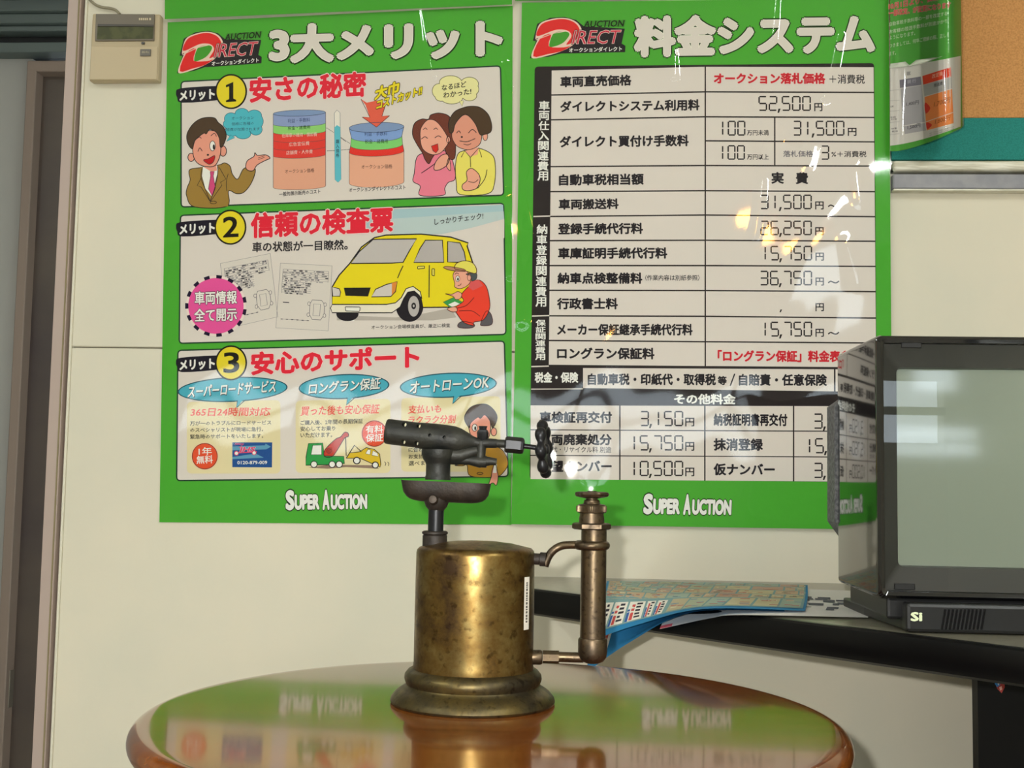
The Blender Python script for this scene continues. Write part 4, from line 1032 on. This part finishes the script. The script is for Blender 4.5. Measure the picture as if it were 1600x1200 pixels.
# price sticker on the tank
vs = []; fs = []
for j in range(9):
    for i in range(7):
        a = math.radians(58.5 + 9.5 * i / 6); y = 898 + 80 * j / 8
        r = 94.2 * S
        cx = tx(738.5, y) if False else B0.x
        vs.append((cx + r * math.sin(a), B0.y - r * math.cos(a), tz(y)))
for j in range(8):
    for i in range(6):
        q = j * 7 + i; fs.append((q + 7, q + 8, q + 1, q))
st = mesh('sticker', vs, fs, mat('sticker_paper', '#e9e4d8', .6), T)
PS = Printer(lambda x, y, l: (B0.x + (94.35 * S + l) * math.sin(math.radians(58.5 + 9.5 * x)), B0.y - (94.35 * S + l) * math.cos(math.radians(58.5 + 9.5 * x)), tz(y)), 1e-4)
rn = random.Random(4)
y = 906
while y < 968:
    h = rn.uniform(1.5, 4)
    PS.quad(.3, y, .62, y + h, '#5e5a55', 1); y += h + rn.uniform(.8, 2)
PS.build('sticker_lettering', T)
# riser, collar, funnel and tray
RX = 681.5
def vl(name, px, prof, m, dy=0.0, seg=32, yb=None, rfun=None):
    yb = prof[0][1]
    return lathe(name, [(r * S, (yb - y) * S) for r, y in prof], tp(px, yb, dy), m, T, seg=seg, rfun=rfun)
vl('riser_collar', 679, [(19.5, 862), (19.5, 840), (18, 838.5), (20.5, 837), (20.5, 834), (18, 832.5), (0, 832.5)], IRON2)
tube('riser_pipe', [tp(680.5, 838), tp(682, 790)], 12.3 * S, BLK, T, 28)
vl('funnel', 682, [(12, 800), (14.5, 797), (17, 794), (19, 789), (21, 784), (21, 775), (0, 775)], IRON2)
# drip tray: long boat-shaped cup
bm = bmesh.new()
xa, xb_ = 625.5, 769.5
rings = []
NX = 30
for i in range(NX + 1):
    u = i / NX; px = xa + (xb_ - xa) * u
    yt = 753.2 + 3.6 * u
    e = 2 * u - 1
    dep = 31.5 * (1 - abs(e) ** 9) ** .6 + .8 - 4 * max(0, abs(e) - .55)
    hw = 27 * (1 - abs(e) ** 6) ** .5 + 1.2
    ring = []
    for k in range(17):
        a = math.pi * k / 16
        ca, sa = math.cos(a), math.sin(a)
        ring.append(bm.verts.new(tp(px, yt + dep * (abs(sa) ** .75), hw * S * (abs(ca) ** .8) * (1 if ca > 0 else -1))))
    # inside of the cup
    for k in range(17):
        a = math.pi * (16 - k) / 16; ca, sa = math.cos(a), math.sin(a)
        ring.append(bm.verts.new(tp(min(max(px, xa + 4), xb_ - 4), yt + .2 + max(dep - 5, 0) * (abs(sa) ** .75), max(hw - 4, .3) * S * (abs(ca) ** .8) * (1 if ca > 0 else -1))))
    rings.append(ring)
for a, b in zip(rings, rings[1:]):
    n = len(a)
    for k in range(n): bm.faces.new((a[k], b[k], b[(k + 1) % n], a[(k + 1) % n]))
for r in (rings[0], rings[-1]):
    bm.faces.new(r)
bmesh.ops.recalc_face_normals(bm, faces=bm.faces)
o = frombm('drip_tray', bm, IRON2, T, True); sharp_by_angle(o, 50)
bm = bmesh.new(); add_lathe(bm, [(9 * S, 0), (8.5 * S, 7 * S), (6 * S, 12 * S), (0, 13 * S)], tp(679, 783, -15 * S), (0.05, -1, .05), 24)
sharp_by_angle(frombm('set_screw', bm, mat('worn_bronze', '#3f352c', .5, .5), T, True))
# burner neck
vl('burner_neck', 684.5, [(20.5, 752), (20.5, 747), (19.5, 745), (19.5, 728), (21, 724), (24, 720), (27, 712), (27, 704), (0, 704)], IRON)
# burner barrel (hollow, with air holes)
A0 = tp(601.5, 676); A1 = tp(757, 693)
ax = (A1 - A0).normalized()
L_ = (A1 - A0).length / S
bm = bmesh.new()
outer = [(18.8, 0), (19.8, 1.5), (20.2, 6), (20.2, 50), (21, 60), (21.8, 75), (22, 98), (21.5, 110), (19, 120), (14.5, 130), (10, 139), (8, 145), (7.4, 152)]
inner = [(5, 152), (5, 142), (12, 125), (17, 110), (17.3, 60), (16.3, 2), (17.3, 0)]
prof = [(r * S, h * S) for r, h in outer + inner]
q = Vector((0, 0, 1)).rotation_difference(ax); rg = []
SEG = 40
for r, h in prof:
    rg.append([bm.verts.new(A0 + q @ Vector((r * math.cos(2 * math.pi * i / SEG), r * math.sin(2 * math.pi * i / SEG), h))) for i in range(SEG)])
for k in range(len(rg)):
    a, b = rg[k], rg[(k + 1) % len(rg)]
    for i in range(SEG):
        j = (i + 1) % SEG; bm.faces.new((a[i], a[j], b[j], b[i]))
bmesh.ops.recalc_face_normals(bm, faces=bm.faces)
bar = frombm('burner_barrel', bm, IRON, T, True)
bm = bmesh.new()
def drill(px, py, r, y0, y1, dz=0):
    c = tp(px, py)
    add_lathe(bm, [(r * S, 0), (r * S, (y1 - y0) * S)], (c.x, c.y + y0 * S, c.z), (0, 1, dz), 16)
for px, py, r in ((632.5, 665.6, 3.8), (655.5, 667.4, 3.4), (631, 692.8, 3.7), (652, 694.8, 3.3)): drill(px, py, r, -30, 30, 0)
for px, py, r in ((674.5, 682, 2.8), (697.5, 684.8, 2.8)): drill(px, py, r, -30, -6)
cutter = frombm('drill_temp', bm, None, None)
cutter.location = (0, 0, 0)
md = bar.modifiers.new('b', 'BOOLEAN'); md.object = cutter; md.operation = 'DIFFERENCE'; md.solver = 'EXACT'
bpy.context.view_layer.update()
dg = bpy.context.evaluated_depsgraph_get()
nm = bpy.data.meshes.new_from_object(bar.evaluated_get(dg))
bar.modifiers.clear(); bar.data = nm
bpy.data.objects.remove(cutter)
for p_ in bar.data.polygons: p_.use_smooth = True
sharp_by_angle(bar, 35)
# lower feed tube with boss, vertical link, filler valve stem
bm = bmesh.new()
add_tube(bm, [tp(690, 718), tp(710, 719), tp(735, 720), tp(752, 722), tp(768, 721), tp(778, 722)], [9 * S, 8.5 * S, 7.5 * S, 10 * S, 6.5 * S, 5.5 * S], 18)
add_tube(bm, [tp(755, 722), tp(762, 722)], [9.5 * S, 9.5 * S], 16)
sharp_by_angle(frombm('feed_tube', bm, IRON, T, True))
tube('mixing_link', [tp(752, 722), tp(754, 690)], [7.5 * S, 8.5 * S], IRON, T, 18)
bm = bmesh.new()
add_tube(bm, [tp(700, 712), tp(722, 712), tp(748, 704)], [14 * S, 13 * S, 8 * S], 18)
sharp_by_angle(frombm('burner_casting', bm, IRON, T, True), 60)
vl('packing_cap', 756, [(7, 690), (9, 683), (9.5, 676), (8, 672), (6, 671), (6, 668), (7, 667.5), (7, 665.5), (0, 665.5)], BLK, seg=8)
tube('needle_housing', [tp(748, 692.2), tp(778, 692.8), tp(779, 692.8), tp(795, 693.3)], [8.3 * S, 7.4 * S, 6.6 * S, 6.6 * S], IRON, T, 20)
axn = (tp(823, 696) - tp(791, 693.5)).normalized()
bm = bmesh.new()
add_lathe(bm, [(11 * S, 0), (13 * S, 2.5 * S), (13 * S, 26 * S), (12 * S, 29.5 * S), (8 * S, 31 * S)], tp(791.5, 693.8), axn, 6)
frombm('packing_nut', bm, BLK, T)
tube('needle_rod', [tp(820, 696), tp(851, 699.5)], 4.1 * S, BLK, T, 14)
# scalloped hand wheel seen nearly edge-on
WC = tp(853.5, 700.5)
wax = Vector((1, -.11, .07)).normalized(); qw = Vector((0, 0, 1)).rotation_difference(wax)
bm = bmesh.new()
add_lathe(bm, [(7 * S, -7 * S), (8 * S, -5 * S), (8 * S, 6 * S), (6 * S, 8 * S), (0, 8 * S)], WC, wax, 20)
add_lathe(bm, [(0, -2.2 * S), (33 * S, -3.2 * S), (33 * S, 3.2 * S), (0, 2.2 * S)], WC, wax, 32)
frombm('wheel_hub', bm, BLK, T, True)
bm = bmesh.new()
NL = 8
ring = []
for i in range(NL * 10):
    a = 2 * math.pi * i / (NL * 10) + .28; lob = abs(math.cos(a * NL / 2))
    ring.append((a, (33 + 4.5 * lob), (4.8 + 4.4 * lob)))
n = len(ring); RR = []
for a, R_, r_ in ring:
    RR.append([bm.verts.new(WC + qw @ Vector(((R_ + r_ * math.cos(b)) * math.cos(a), (R_ + r_ * math.cos(b)) * math.sin(a), r_ * math.sin(b))) * 1.0 if False else WC + (qw @ (Vector(((R_ + r_ * math.cos(b)) * math.cos(a), (R_ + r_ * math.cos(b)) * math.sin(a), r_ * math.sin(b))) * S))) for b in [2 * math.pi * k / 12 for k in range(12)]])
for i in range(n):
    for k in range(12):
        bm.faces.new((RR[i][k], RR[(i + 1) % n][k], RR[(i + 1) % n][(k + 1) % 12], RR[i][(k + 1) % 12]))
frombm('hand_wheel', bm, BLK, T, True)
# pump on the right
PXB = 926.5
vl('pump_tube', PXB, [(20, 1012), (20, 1000), (20, 830), (20, 818), (0, 818)], BR2)
vl('pump_elbow', PXB - .5, [(0, 1032.5), (10, 1032), (17, 1029), (21.5, 1023), (22.8, 1015), (22.8, 996), (21.5, 993.5), (19, 993), (0, 993)], BR2)
vl('hex_flange', 927, [(27, 825.5), (30.5, 823.5), (30.5, 817), (27, 815), (0, 815)], BR2, seg=6)
vl('pump_cap', 927.3, [(20, 816), (20, 808), (18.8, 803), (18.8, 800), (22.3, 799), (23, 797), (23, 789), (21, 786.5), (14, 785.5), (12.5, 783), (12.5, 780), (9.5, 778.5), (9, 775), (0, 775)], BR2, seg=64,
   rfun=lambda a, h: 1.0)
bm = bmesh.new()
for k in range(56):
    a = 2 * math.pi * k / 56; c = tp(927.3, 793)
    d = Vector((math.cos(a), math.sin(a), 0)); r0 = 22.6 * S
    w = .9 * S; t_ = Vector((-d.y, d.x, 0)) * w; z = Vector((0, 0, 4.6 * S))
    vsn = [bm.verts.new(c + d * r0 - t_ - z), bm.verts.new(c + d * (r0 + 1.5 * S) - z * .9), bm.verts.new(c + d * r0 + t_ - z), bm.verts.new(c + d * r0 - t_ + z), bm.verts.new(c + d * (r0 + 1.5 * S) + z * .9), bm.verts.new(c + d * r0 + t_ + z)]
    bm.faces.new((vsn[0], vsn[1], vsn[4], vsn[3])); bm.faces.new((vsn[1], vsn[2], vsn[5], vsn[4])); bm.faces.new((vsn[0], vsn[2], vsn[1])); bm.faces.new((vsn[3], vsn[4], vsn[5]))
frombm('knurling', bm, BR2, T)
vl('pump_knob', 928.2, [(8, 779), (9, 777), (17, 775.5), (24, 773.8), (26, 770.5), (24.5, 767.3), (20, 766.3), (8, 767.5), (7, 765.2), (0, 765)], BR2, seg=64, rfun=lambda a, h: 1.0 if h < .0012 or h > .0072 else 1 + .045 * math.cos(6 * a))
# clamp ring and arm
bm = bmesh.new()
cc = tp(927, 850)
pts = [cc + Vector((21.5 * S * math.cos(a), 21.5 * S * math.sin(a), 0)) for a in [2 * math.pi * i / 40 for i in range(41)]]
add_tube(bm, pts, 7.3 * S, 14, False)
add_tube(bm, [Vector(p_) for p_ in crom([tp(910, 850, -6 * S), tp(893, 850, -3 * S), tp(878, 852.5), tp(866, 860), tp(858, 871), tp(853, 884)], 6)], 6.3 * S, 14)
frombm('pump_bracket', bm, BR2, T, True)
bm = bmesh.new()
add_lathe(bm, [(9 * S, 0), (9 * S, 12 * S), (11 * S, 13 * S), (11 * S, 22 * S), (0, 22 * S)], tp(833, 873), (1, -.05, -.03), 18)
sharp_by_angle(frombm('bracket_boss', bm, IRON2, T, True))
# air pipe from the tank to the pump
bm = bmesh.new()
add_lathe(bm, [(11.5 * S, 0), (11.5 * S, 13 * S), (10 * S, 16 * S), (0, 16 * S)], tp(832, 1025.5), (1, 0, .01), 20)
add_lathe(bm, [(10 * S, 0), (10 * S, 25 * S), (0, 25 * S)], tp(849, 1024.5), (1, 0, .01), 6)
add_lathe(bm, [(8 * S, 0), (8 * S, 42 * S), (0, 42 * S)], tp(870, 1024), (1, 0, .0), 20)
sharp_by_angle(frombm('air_pipe', bm, BR2, T, True), 30)

# ------------------------------------------------------------------ corner desk
ZD = onY(1200, 909, 0).z
DT = mat('desk_laminate', '#8e8a78', .28, spec=.5, coat=.2, noise=(90, '#858172', .4, .6))
EB = mat('black_edge', '#050507', .3, spec=.28)
pA = onY(790, 906, 0); e0 = onZ(840, 922, ZD); e1 = onZ(1600, 1015.5, ZD); e05 = onZ(1200, 964.5, ZD)
dd = (e1 - e0).normalized(); e2 = e1 + dd * .28
eA = e0 - dd * (e0.y / dd.y) if abs(dd.y) > 1e-6 else e0
eA = e0 - dd * .045
DK = thing('corner_desk', 'grey-topped corner desk with a thick black edge, carrying the television', 'desk', (1.0, -.45, 0))
EW = .034
nrm = Vector((-dd.y, dd.x, 0)); nrm = -nrm if nrm.x < 0 or nrm.y < 0 and False else nrm
if (nrm.dot(Vector((1, 1, 0)))) < 0: nrm = -nrm
ins = .010
poly = [(eA.x + .014, -.0005), (eA.x + ins * nrm.x, eA.y + ins * nrm.y), (eA.x + ins * nrm.x + .002, -.002), (e2.x + ins * nrm.x, e2.y + ins * nrm.y), (XR - .15, e2.y + .01), (XR - .15, -.0005)]
poly = [poly[0], poly[1], poly[3], poly[4], poly[5]]
prism('desktop', poly, ZD - EW + .004, ZD, DT, DK)
bm = bmesh.new()
prof = [(ins + .002, .0), (.004, 0), (.0012, -.002), (0, -.006), (0, -EW + .008), (.0015, -EW + .003), (.006, -EW), (ins + .02, -EW), (ins + .02, -.004)]
R1 = []; 
for P0 in (eA, e2):
    R1.append([bm.verts.new((P0.x + o_ * nrm.x, min(P0.y + o_ * nrm.y, -.0006) if P0 is eA else P0.y + o_ * nrm.y, ZD + .0004 + h)) for o_, h in prof])
for k in range(len(prof)):
    bm.faces.new((R1[0][k], R1[1][k], R1[1][(k + 1) % len(prof)], R1[0][(k + 1) % len(prof)]))
bm.faces.new(R1[0]); bm.faces.new(R1[1][::-1])
bmesh.ops.recalc_face_normals(bm, faces=bm.faces)
sharp_by_angle(frombm('edge_band', bm, EB, DK, True), 25)
# black side panel below
pp = onZ(1529, 1062, ZD - EW)
PY_ = -.30
q0 = onY(1528, 1120, PY_)
box('side_panel', (q0.x, PY_, 0), (XR - .2, PY_ + .02, ZD - EW), mat('black_panel', '#080707', .45, spec=.2), DK)
box('back_foot', (XR - .2, -.29, 0), (XR - .17, -.02, ZD - EW), mat('black_panel', '#080707', .45, spec=.2), DK)
# small sticker on the panel
PG = Printer(lambda x, y, l: onY(x, y, PY_ - .0004 - l), 1e-4)
PG.poly([(1554, 1066), (1561, 1059), (1569, 1062), (1570, 1074), (1565, 1083), (1558, 1076)], '#a3423c', 1)
PG.poly([(1554, 1068), (1559, 1064), (1563, 1070), (1558, 1074)], '#3f7fc0', 2); PG.poly([(1558, 1066), (1562, 1066), (1560, 1071)], '#e8f0f8', 3); PG.poly([(1561, 1074), (1565, 1072), (1566, 1077), (1563, 1079)], '#e0b0a0', 2)
g_ = PG.build('sticker', None); tag(g_, 'tiny red and blue sticker on the black panel under the desk', 'sticker')

# ------------------------------------------------------------------ flyers on the desk
def D3(px, py, depthY): return onY(px, py, depthY * .875)
def patch(name, grid, label, col, group=None, thick=.0004):
    """grid[row][col] of points, back row first; smooth sheet"""
    rows = [crom([tuple(p_) for p_ in r], 8) for r in grid]
    cols = list(zip(*rows)); cols = [crom(list(c), 8) for c in cols]
    return [list(r) for r in zip(*cols)]
def sheet_mesh(name, G, m, parent=None, dz=0):
    nr, nc = len(G), len(G[0]); vs = [Vector(p_) + Vector((0, 0, dz)) for r in G for p_ in r]
    fs = [(j * nc + i, (j + 1) * nc + i, (j + 1) * nc + i + 1, j * nc + i + 1) for j in range(nr - 1) for i in range(nc - 1)]
    o = mesh(name, vs, fs, m, parent, True)
    return o
def gp(G, u, v, lift):
    nr, nc = len(G), len(G[0]); x = min(max(u, 0), .9999) * (nc - 1); y = min(max(v, 0), .9999) * (nr - 1)
    i, j = int(x), int(y); fx, fy = x - i, y - j
    a = Vector(G[j][i]).lerp(Vector(G[j][i + 1]), fx); b = Vector(G[j + 1][i]).lerp(Vector(G[j + 1][i + 1]), fx)
    n_ = (Vector(G[j][i + 1]) - Vector(G[j][i])).cross(Vector(G[j + 1][i]) - Vector(G[j][i])).normalized()
    if n_.z < 0: n_ = -n_
    return a.lerp(b, fy) + n_ * lift
def zz(px, py, h=.0): return onZ(px, py, ZD + h)
# lower sheet hanging over the desk edge
def yat(px): 
    t = (onY(px, 909, 0).x - eA.x) / dd.x
    return eA.y + dd.y * t
lowG = patch('l', [[zz(935, 911, .001), zz(1010, 912, .001), zz(1120, 914, .001), zz(1262, 917, .001)],
                   [zz(940, 931, .0018), zz(1012, 934, .0015), zz(1120, 936, .0015), zz(1262, 938, .0015)],
                   [D3(915, 1052, -.42), D3(985, 1003, -.44), zz(1085, 956, .0025), zz(1250, 956.5, .0015)]], '', '')
topG = patch('t', [[zz(948, 908, .0045), zz(1035, 909, .004), zz(1140, 911, .004), zz(1262, 914, .003)],
                   [zz(944, 927, .006), zz(1015, 930, .006), zz(1125, 930, .0055), zz(1262, 933, .004)],
                   [D3(915, 1004, -.44), D3(1000, 975, -.46), zz(1100, 951.5, .007), zz(1258, 954.5, .004)]], '', '')
midG = patch('m', [[zz(1060, 915, .0025), zz(1110, 916, .0024), zz(1160, 917, .0022), zz(1360, 924, .0018)],
                   [zz(1050, 935, .0028), zz(1110, 936, .0026), zz(1170, 938, .0025), zz(1362, 944, .0018)],
                   [D3(1031, 983, -.478), D3(1110, 966, -.50), zz(1160, 961, .002), zz(1356, 965, .0018)]], '', '')
BLUE = '#2f7fb0'
fl1 = thing('flyer', 'blue bordered printed flyer, topmost of the sheets drooping over the desk edge', 'flyer', topG[0][0], 'printed sheets on the desk')
fl2 = thing('flyer', 'blue flyer lowest of the sheets, hanging furthest down beside the pump', 'flyer', lowG[0][0], 'printed sheets on the desk')
fl3 = thing('paper_sheet', 'white paper with black print between the flyers, reaching under the television stand', 'paper', midG[0][0], 'printed sheets on the desk')
sheet_mesh('sheet', topG, ink(BLUE), fl1); sheet_mesh('sheet', lowG, ink(BLUE), fl2); sheet_mesh('sheet', midG, ink('#d8d6d2'), fl3)
PF = Printer(lambda x, y, l: gp(topG, x, y, .0003 + l), 1e-4)
def fq(u0, v0, u1, v1, c, lv, n=8):
    us = [u0 + (u1 - u0) * i / n for i in range(n + 1)]; vv = [v0 + (v1 - v0) * j / n for j in range(n + 1)]
    PF.raw([(u, v) for v in vv for u in us], [(j * (n + 1) + i, (j + 1) * (n + 1) + i, (j + 1) * (n + 1) + i + 1, j * (n + 1) + i + 1) for j in range(n) for i in range(n)], c, lv)
rn = random.Random(12)
fq(.02, 0.0, .985, .9, '#7d9fa0', 1, 16)
pal = ['#b9ae8e', '#c0b894', '#a9b196', '#bda08a', '#9fb0a0', '#c1aa8c']
for r in range(4):
    u = .03
    while u < .96:
        w = rn.uniform(.05, .13); v0 = .03 + r * .14; 
        fq(u, v0, min(u + w - .008, .975), v0 + .125, rn.choice(pal), 2, 3)
        for k in range(6):
            a = u + rn.uniform(0, w * .6); b = v0 + rn.uniform(.01, .1)
            fq(a, b, min(a + rn.uniform(.01, .04), .975), b + rn.uniform(.008, .02), rn.choice(('#b0706a', '#7c94a4', '#6f7c6c', '#d2caaa', '#b87f62')), 3, 1)
        u += w
u = .045
for k, w in enumerate((.085, .085, .09, .045, .05)):
    fq(u, .62, u + w, .88, '#e4e0d4', 3, 6); fq(u, .72, u + w * .16, .88, '#3c5fa0', 4, 3)
    fq(u + w * .22, .66, u + w * .42, .87, '#c8524e', 4, 3)
    for j in range(5):
        fq(u + w * .5, .64 + j * .045, u + w * rn.uniform(.7, .9), .665 + j * .045, '#33313a', 4, 1)
    u += w + .012
u += .01
while u < .93:
    w = rn.uniform(.06, .12); fq(u, .6, min(u + w - .008, .97), .87, rn.choice(pal), 3, 4)
    for k in range(5):
        a = u + rn.uniform(0, w * .6); b = .62 + rn.uniform(0, .2); fq(a, b, min(a + .03, .97), b + .02, rn.choice(('#b0706a', '#7c94a4', '#d2caaa')), 4, 1)
    u += w
PF.build('printing', fl1)
PF = Printer(lambda x, y, l: gp(midG, x, y, .0003 + l), 1e-4)
for k in range(30):
    a = rn.uniform(.66, .93); b = rn.uniform(.3, .7); fq(a, b, a + rn.uniform(.01, .035), b + rn.uniform(.02, .09), '#5b5c66', 1, 1)
fq(.0, .93, .10, 1, '#d86070', 1, 4)
PF.build('printing', fl3)
PF = Printer(lambda x, y, l: gp(lowG, x, y, .0003 + l), 1e-4)
fq(.03, .5, .17, .93, '#e4e0d4', 1, 8); fq(.1, .66, .15, .88, '#c8604e', 2, 3); fq(.04, .6, .08, .9, '#33313a', 2, 3)
PF.build('printing', fl2)

# ------------------------------------------------------------------ television
TYF = onZ(1480, 992, ZD).y + .02       # front face of the cabinet
TV = thing('television', 'black glossy television with a grey-green screen behind a clear front pane, on the desk', 'television', (onY(1600, 900, TYF).x, TYF + .1, ZD))
GB = mat('gloss_black', '#0c0c0e', .06, spec=.6, coat=.6)
MB_ = mat('matte_black', '#1c1c1c', .38, spec=.4)
DG = mat('dark_grey_plastic', '#3b3b36', .4)
xl_ = onY(1370, 700, TYF).x; zt_ = onY(1400, 523, TYF).z; zb_ = onY(1400, 937, TYF).z
WTV = .385
xr_tv = xl_ + WTV
# back edge of the glossy side: the ray through x=1311 meets the side plane
yback = onX(1309.5, 740, xl_).y
def rr(x0, x1, z0, z1, r, n=6):
    out = []
    for cx, cz, a0 in ((x1 - r, z1 - r, 0), (x0 + r, z1 - r, 90), (x0 + r, z0 + r, 180), (x1 - r, z0 + r, 270)):
        for i in range(n + 1):
            a = math.radians(a0 + 90 * i / n); out.append((cx + r * math.cos(a), cz + r * math.sin(a)))
    return out
def ringshell(name, sections, m, parent, capa=True, capb=True, deg=30):
    """sections = list of (outline points (x, z), y)"""
    bm = bmesh.new(); rs = [[bm.verts.new((x, y, z)) for x, z in o_] for o_, y in sections]
    for a, b in zip(rs, rs[1:]):
        n = len(a)
        for i in range(n): bm.faces.new((a[i], a[(i + 1) % n], b[(i + 1) % n], b[i]))
    if capa: bm.faces.new(rs[0])
    if capb: bm.faces.new(rs[-1][::-1])
    bmesh.ops.recalc_face_normals(bm, faces=bm.faces)
    o = frombm(name, bm, m, parent, True); sharp_by_angle(o, deg); return o
R_ = .006
ys = TYF
ib = .0075       # width of the front rim
ringshell('cabinet', [(rr(xl_ + ib, xr_tv - ib, zb_ + ib, zt_ - ib, .004), ys + .03), (rr(xl_ + ib, xr_tv - ib, zb_ + ib, zt_ - ib, .004), ys + .002), (rr(xl_ + .004, xr_tv - .004, zb_ + .004, zt_ - .004, .005), ys),
                      (rr(xl_ + .001, xr_tv - .001, zb_ + .001, zt_ - .001, R_), ys + .003), (rr(xl_, xr_tv, zb_, zt_, R_), ys + .007), (rr(xl_, xr_tv, zb_, zt_, R_), yback)], GB, TV, capa=False)
zs1 = onY(1450, 575, TYF + .03).z; zs0 = onY(1450, 886, TYF + .03).z; xs0 = onY(1399, 700, TYF + .03).x
xs1 = xr_tv - (xs0 - xl_)
# inner bezel: frame between rim and tube face
o1 = rr(xl_ + ib, xr_tv - ib, zb_ + ib, zt_ - ib, .004); o2 = rr(xs0, xs1, zs0, zs1, .006); o3 = rr(xs0 + .001, xs1 - .001, zs0 + .001, zs1 - .001, .006)
ringshell('bezel', [(o1, ys + .006), (o1, ys + .016), (o2, ys + .024), (o3, ys + .034)], DG, TV, False, False)
# slightly domed tube face
vs = []; fs = []; N = 24
for j in range(N + 1):
    for i in range(N + 1):
        u, v = i / N * 2 - 1, j / N * 2 - 1
        vs.append(((xs0 + xs1) / 2 + u * (xs1 - xs0) / 2 * 1.02, ys + .030 + .006 * (u * u + v * v) / 2, (zs0 + zs1) / 2 + v * (zs1 - zs0) / 2 * 1.02))
for j in range(N):
    for i in range(N):
        a = j * (N + 1) + i; fs.append((a, a + 1, a + N + 2, a + N + 1))
mesh('screen', vs, fs, mat('tube_glass', '#97a291', .09, spec=.6, coat=.5), TV, True)
gy = ys + .0045
mesh('front_pane', [(xl_ + ib, gy, zb_ + ib), (xr_tv - ib, gy, zb_ + ib), (xr_tv - ib, gy, zt_ - ib), (xl_ + ib, gy, zt_ - ib)], [(0, 1, 2, 3)], GLASS, TV)
def clip(px0, px1, py0, py1):
    a = onY(px0, py1, gy - .001); b = onY(px1, py0, gy - .001)
    box('pane_clip', (a.x, gy - .003, a.z), (b.x, gy - .0004, b.z), MB_, TV, .0005, 1)
clip(1408, 1439, 536, 543.5); clip(1397, 1429, 912, 921)
# wider, grainy rear housing
RH = mat('grainy_grey', '#6e6f72', .55, spec=.5, bump=(260, 1.0, .002), noise=(220, '#4c4d52', .4, .6))
yr = yback + .012
X0 = xl_ - .003; yfar = onX(1292.5, 740, X0).y; zr1 = onY(1300, 618, yr).z; zr0 = onY(1300, 840, yr).z
ol = lambda g: [(X0 + g, zr0 + .018), (X0 + .016, zr0 - .004 + g), (xr_tv + .01, zr0 - .004 + g), (xr_tv + .02 - g, zr0 + .018), (xr_tv + .02 - g, zr1 - .012), (xr_tv + .01, zr1 + .0 - g), (X0 + .016, zr1 - g), (X0 + g, zr1 - .012)]
ringshell('rear_housing', [(ol(.004), yback - .001), (ol(0), yback + .004), (ol(0), yfar), (ol(.03), min(yfar + .05, -.04))], RH, TV)
# stand: wide neck, sloping wing and ribbed front foot
fx0 = onZ(1418, 990, ZD).x
FY = onZ(1480, 991, ZD).y
zc0 = onY(1450, 943, FY).z
fl = fx0; fr_ = xr_tv - (fx0 - xl_) 
bm = bmesh.new()
add_box(bm, (fl, FY, ZD + .001), (fr_, FY + .02, zc0 + .0), .0035, 2)
frombm('foot_bar', bm, MB_, TV)
wy = FY + .006
bm = bmesh.new()
wing = [(fl + .002, FY + .008), (onZ(1350, 955, ZD + .006).x, onZ(1350, 955, ZD + .006).y), (onZ(1318, 936, ZD + .01).x, onZ(1318, 936, ZD + .01).y), (fr_, yback), (fr_, FY + .008)]
prism('swivel_base', wing, ZD + .001, ZD + .012, MB_, TV, .002, 2)
box('neck', (fl - .012, TYF + .012, ZD + .010), (fr_ + .012, yback - .004, zb_ + .001), MB_, TV, .003, 2)
for k in range(11):
    px = 1472 + k * 6.2
    a = onY(px, 984, FY - .001); b = onY(px + 5.5, 952, FY - .001)
    bmr = bmesh.new(); w = .0011
    vv = [bmr.verts.new(p_) for p_ in ((a.x - w, FY - .0002, a.z), (a.x + w, FY - .0002, a.z), (b.x + w, FY - .0002, b.z), (b.x - w, FY - .0002, b.z), (a.x, FY - .0022, a.z), (b.x, FY - .0022, b.z))]
    for f in ((0, 4, 5, 3), (4, 1, 2, 5), (0, 1, 4), (3, 5, 2)): bmr.faces.new([vv[i] for i in f])
    frombm('rib', bmr, MB_, TV)
PSi = Printer(lambda x, y, l: onY(x, y, FY - .0005 - l), 1e-4)
PSi.text('Si', 1424, 970, 1440, 970, 13, '#d4dcb8', .045, 1); g_ = PSi.build('lettering', TV); g_['label'] = 'pale Si lettering'
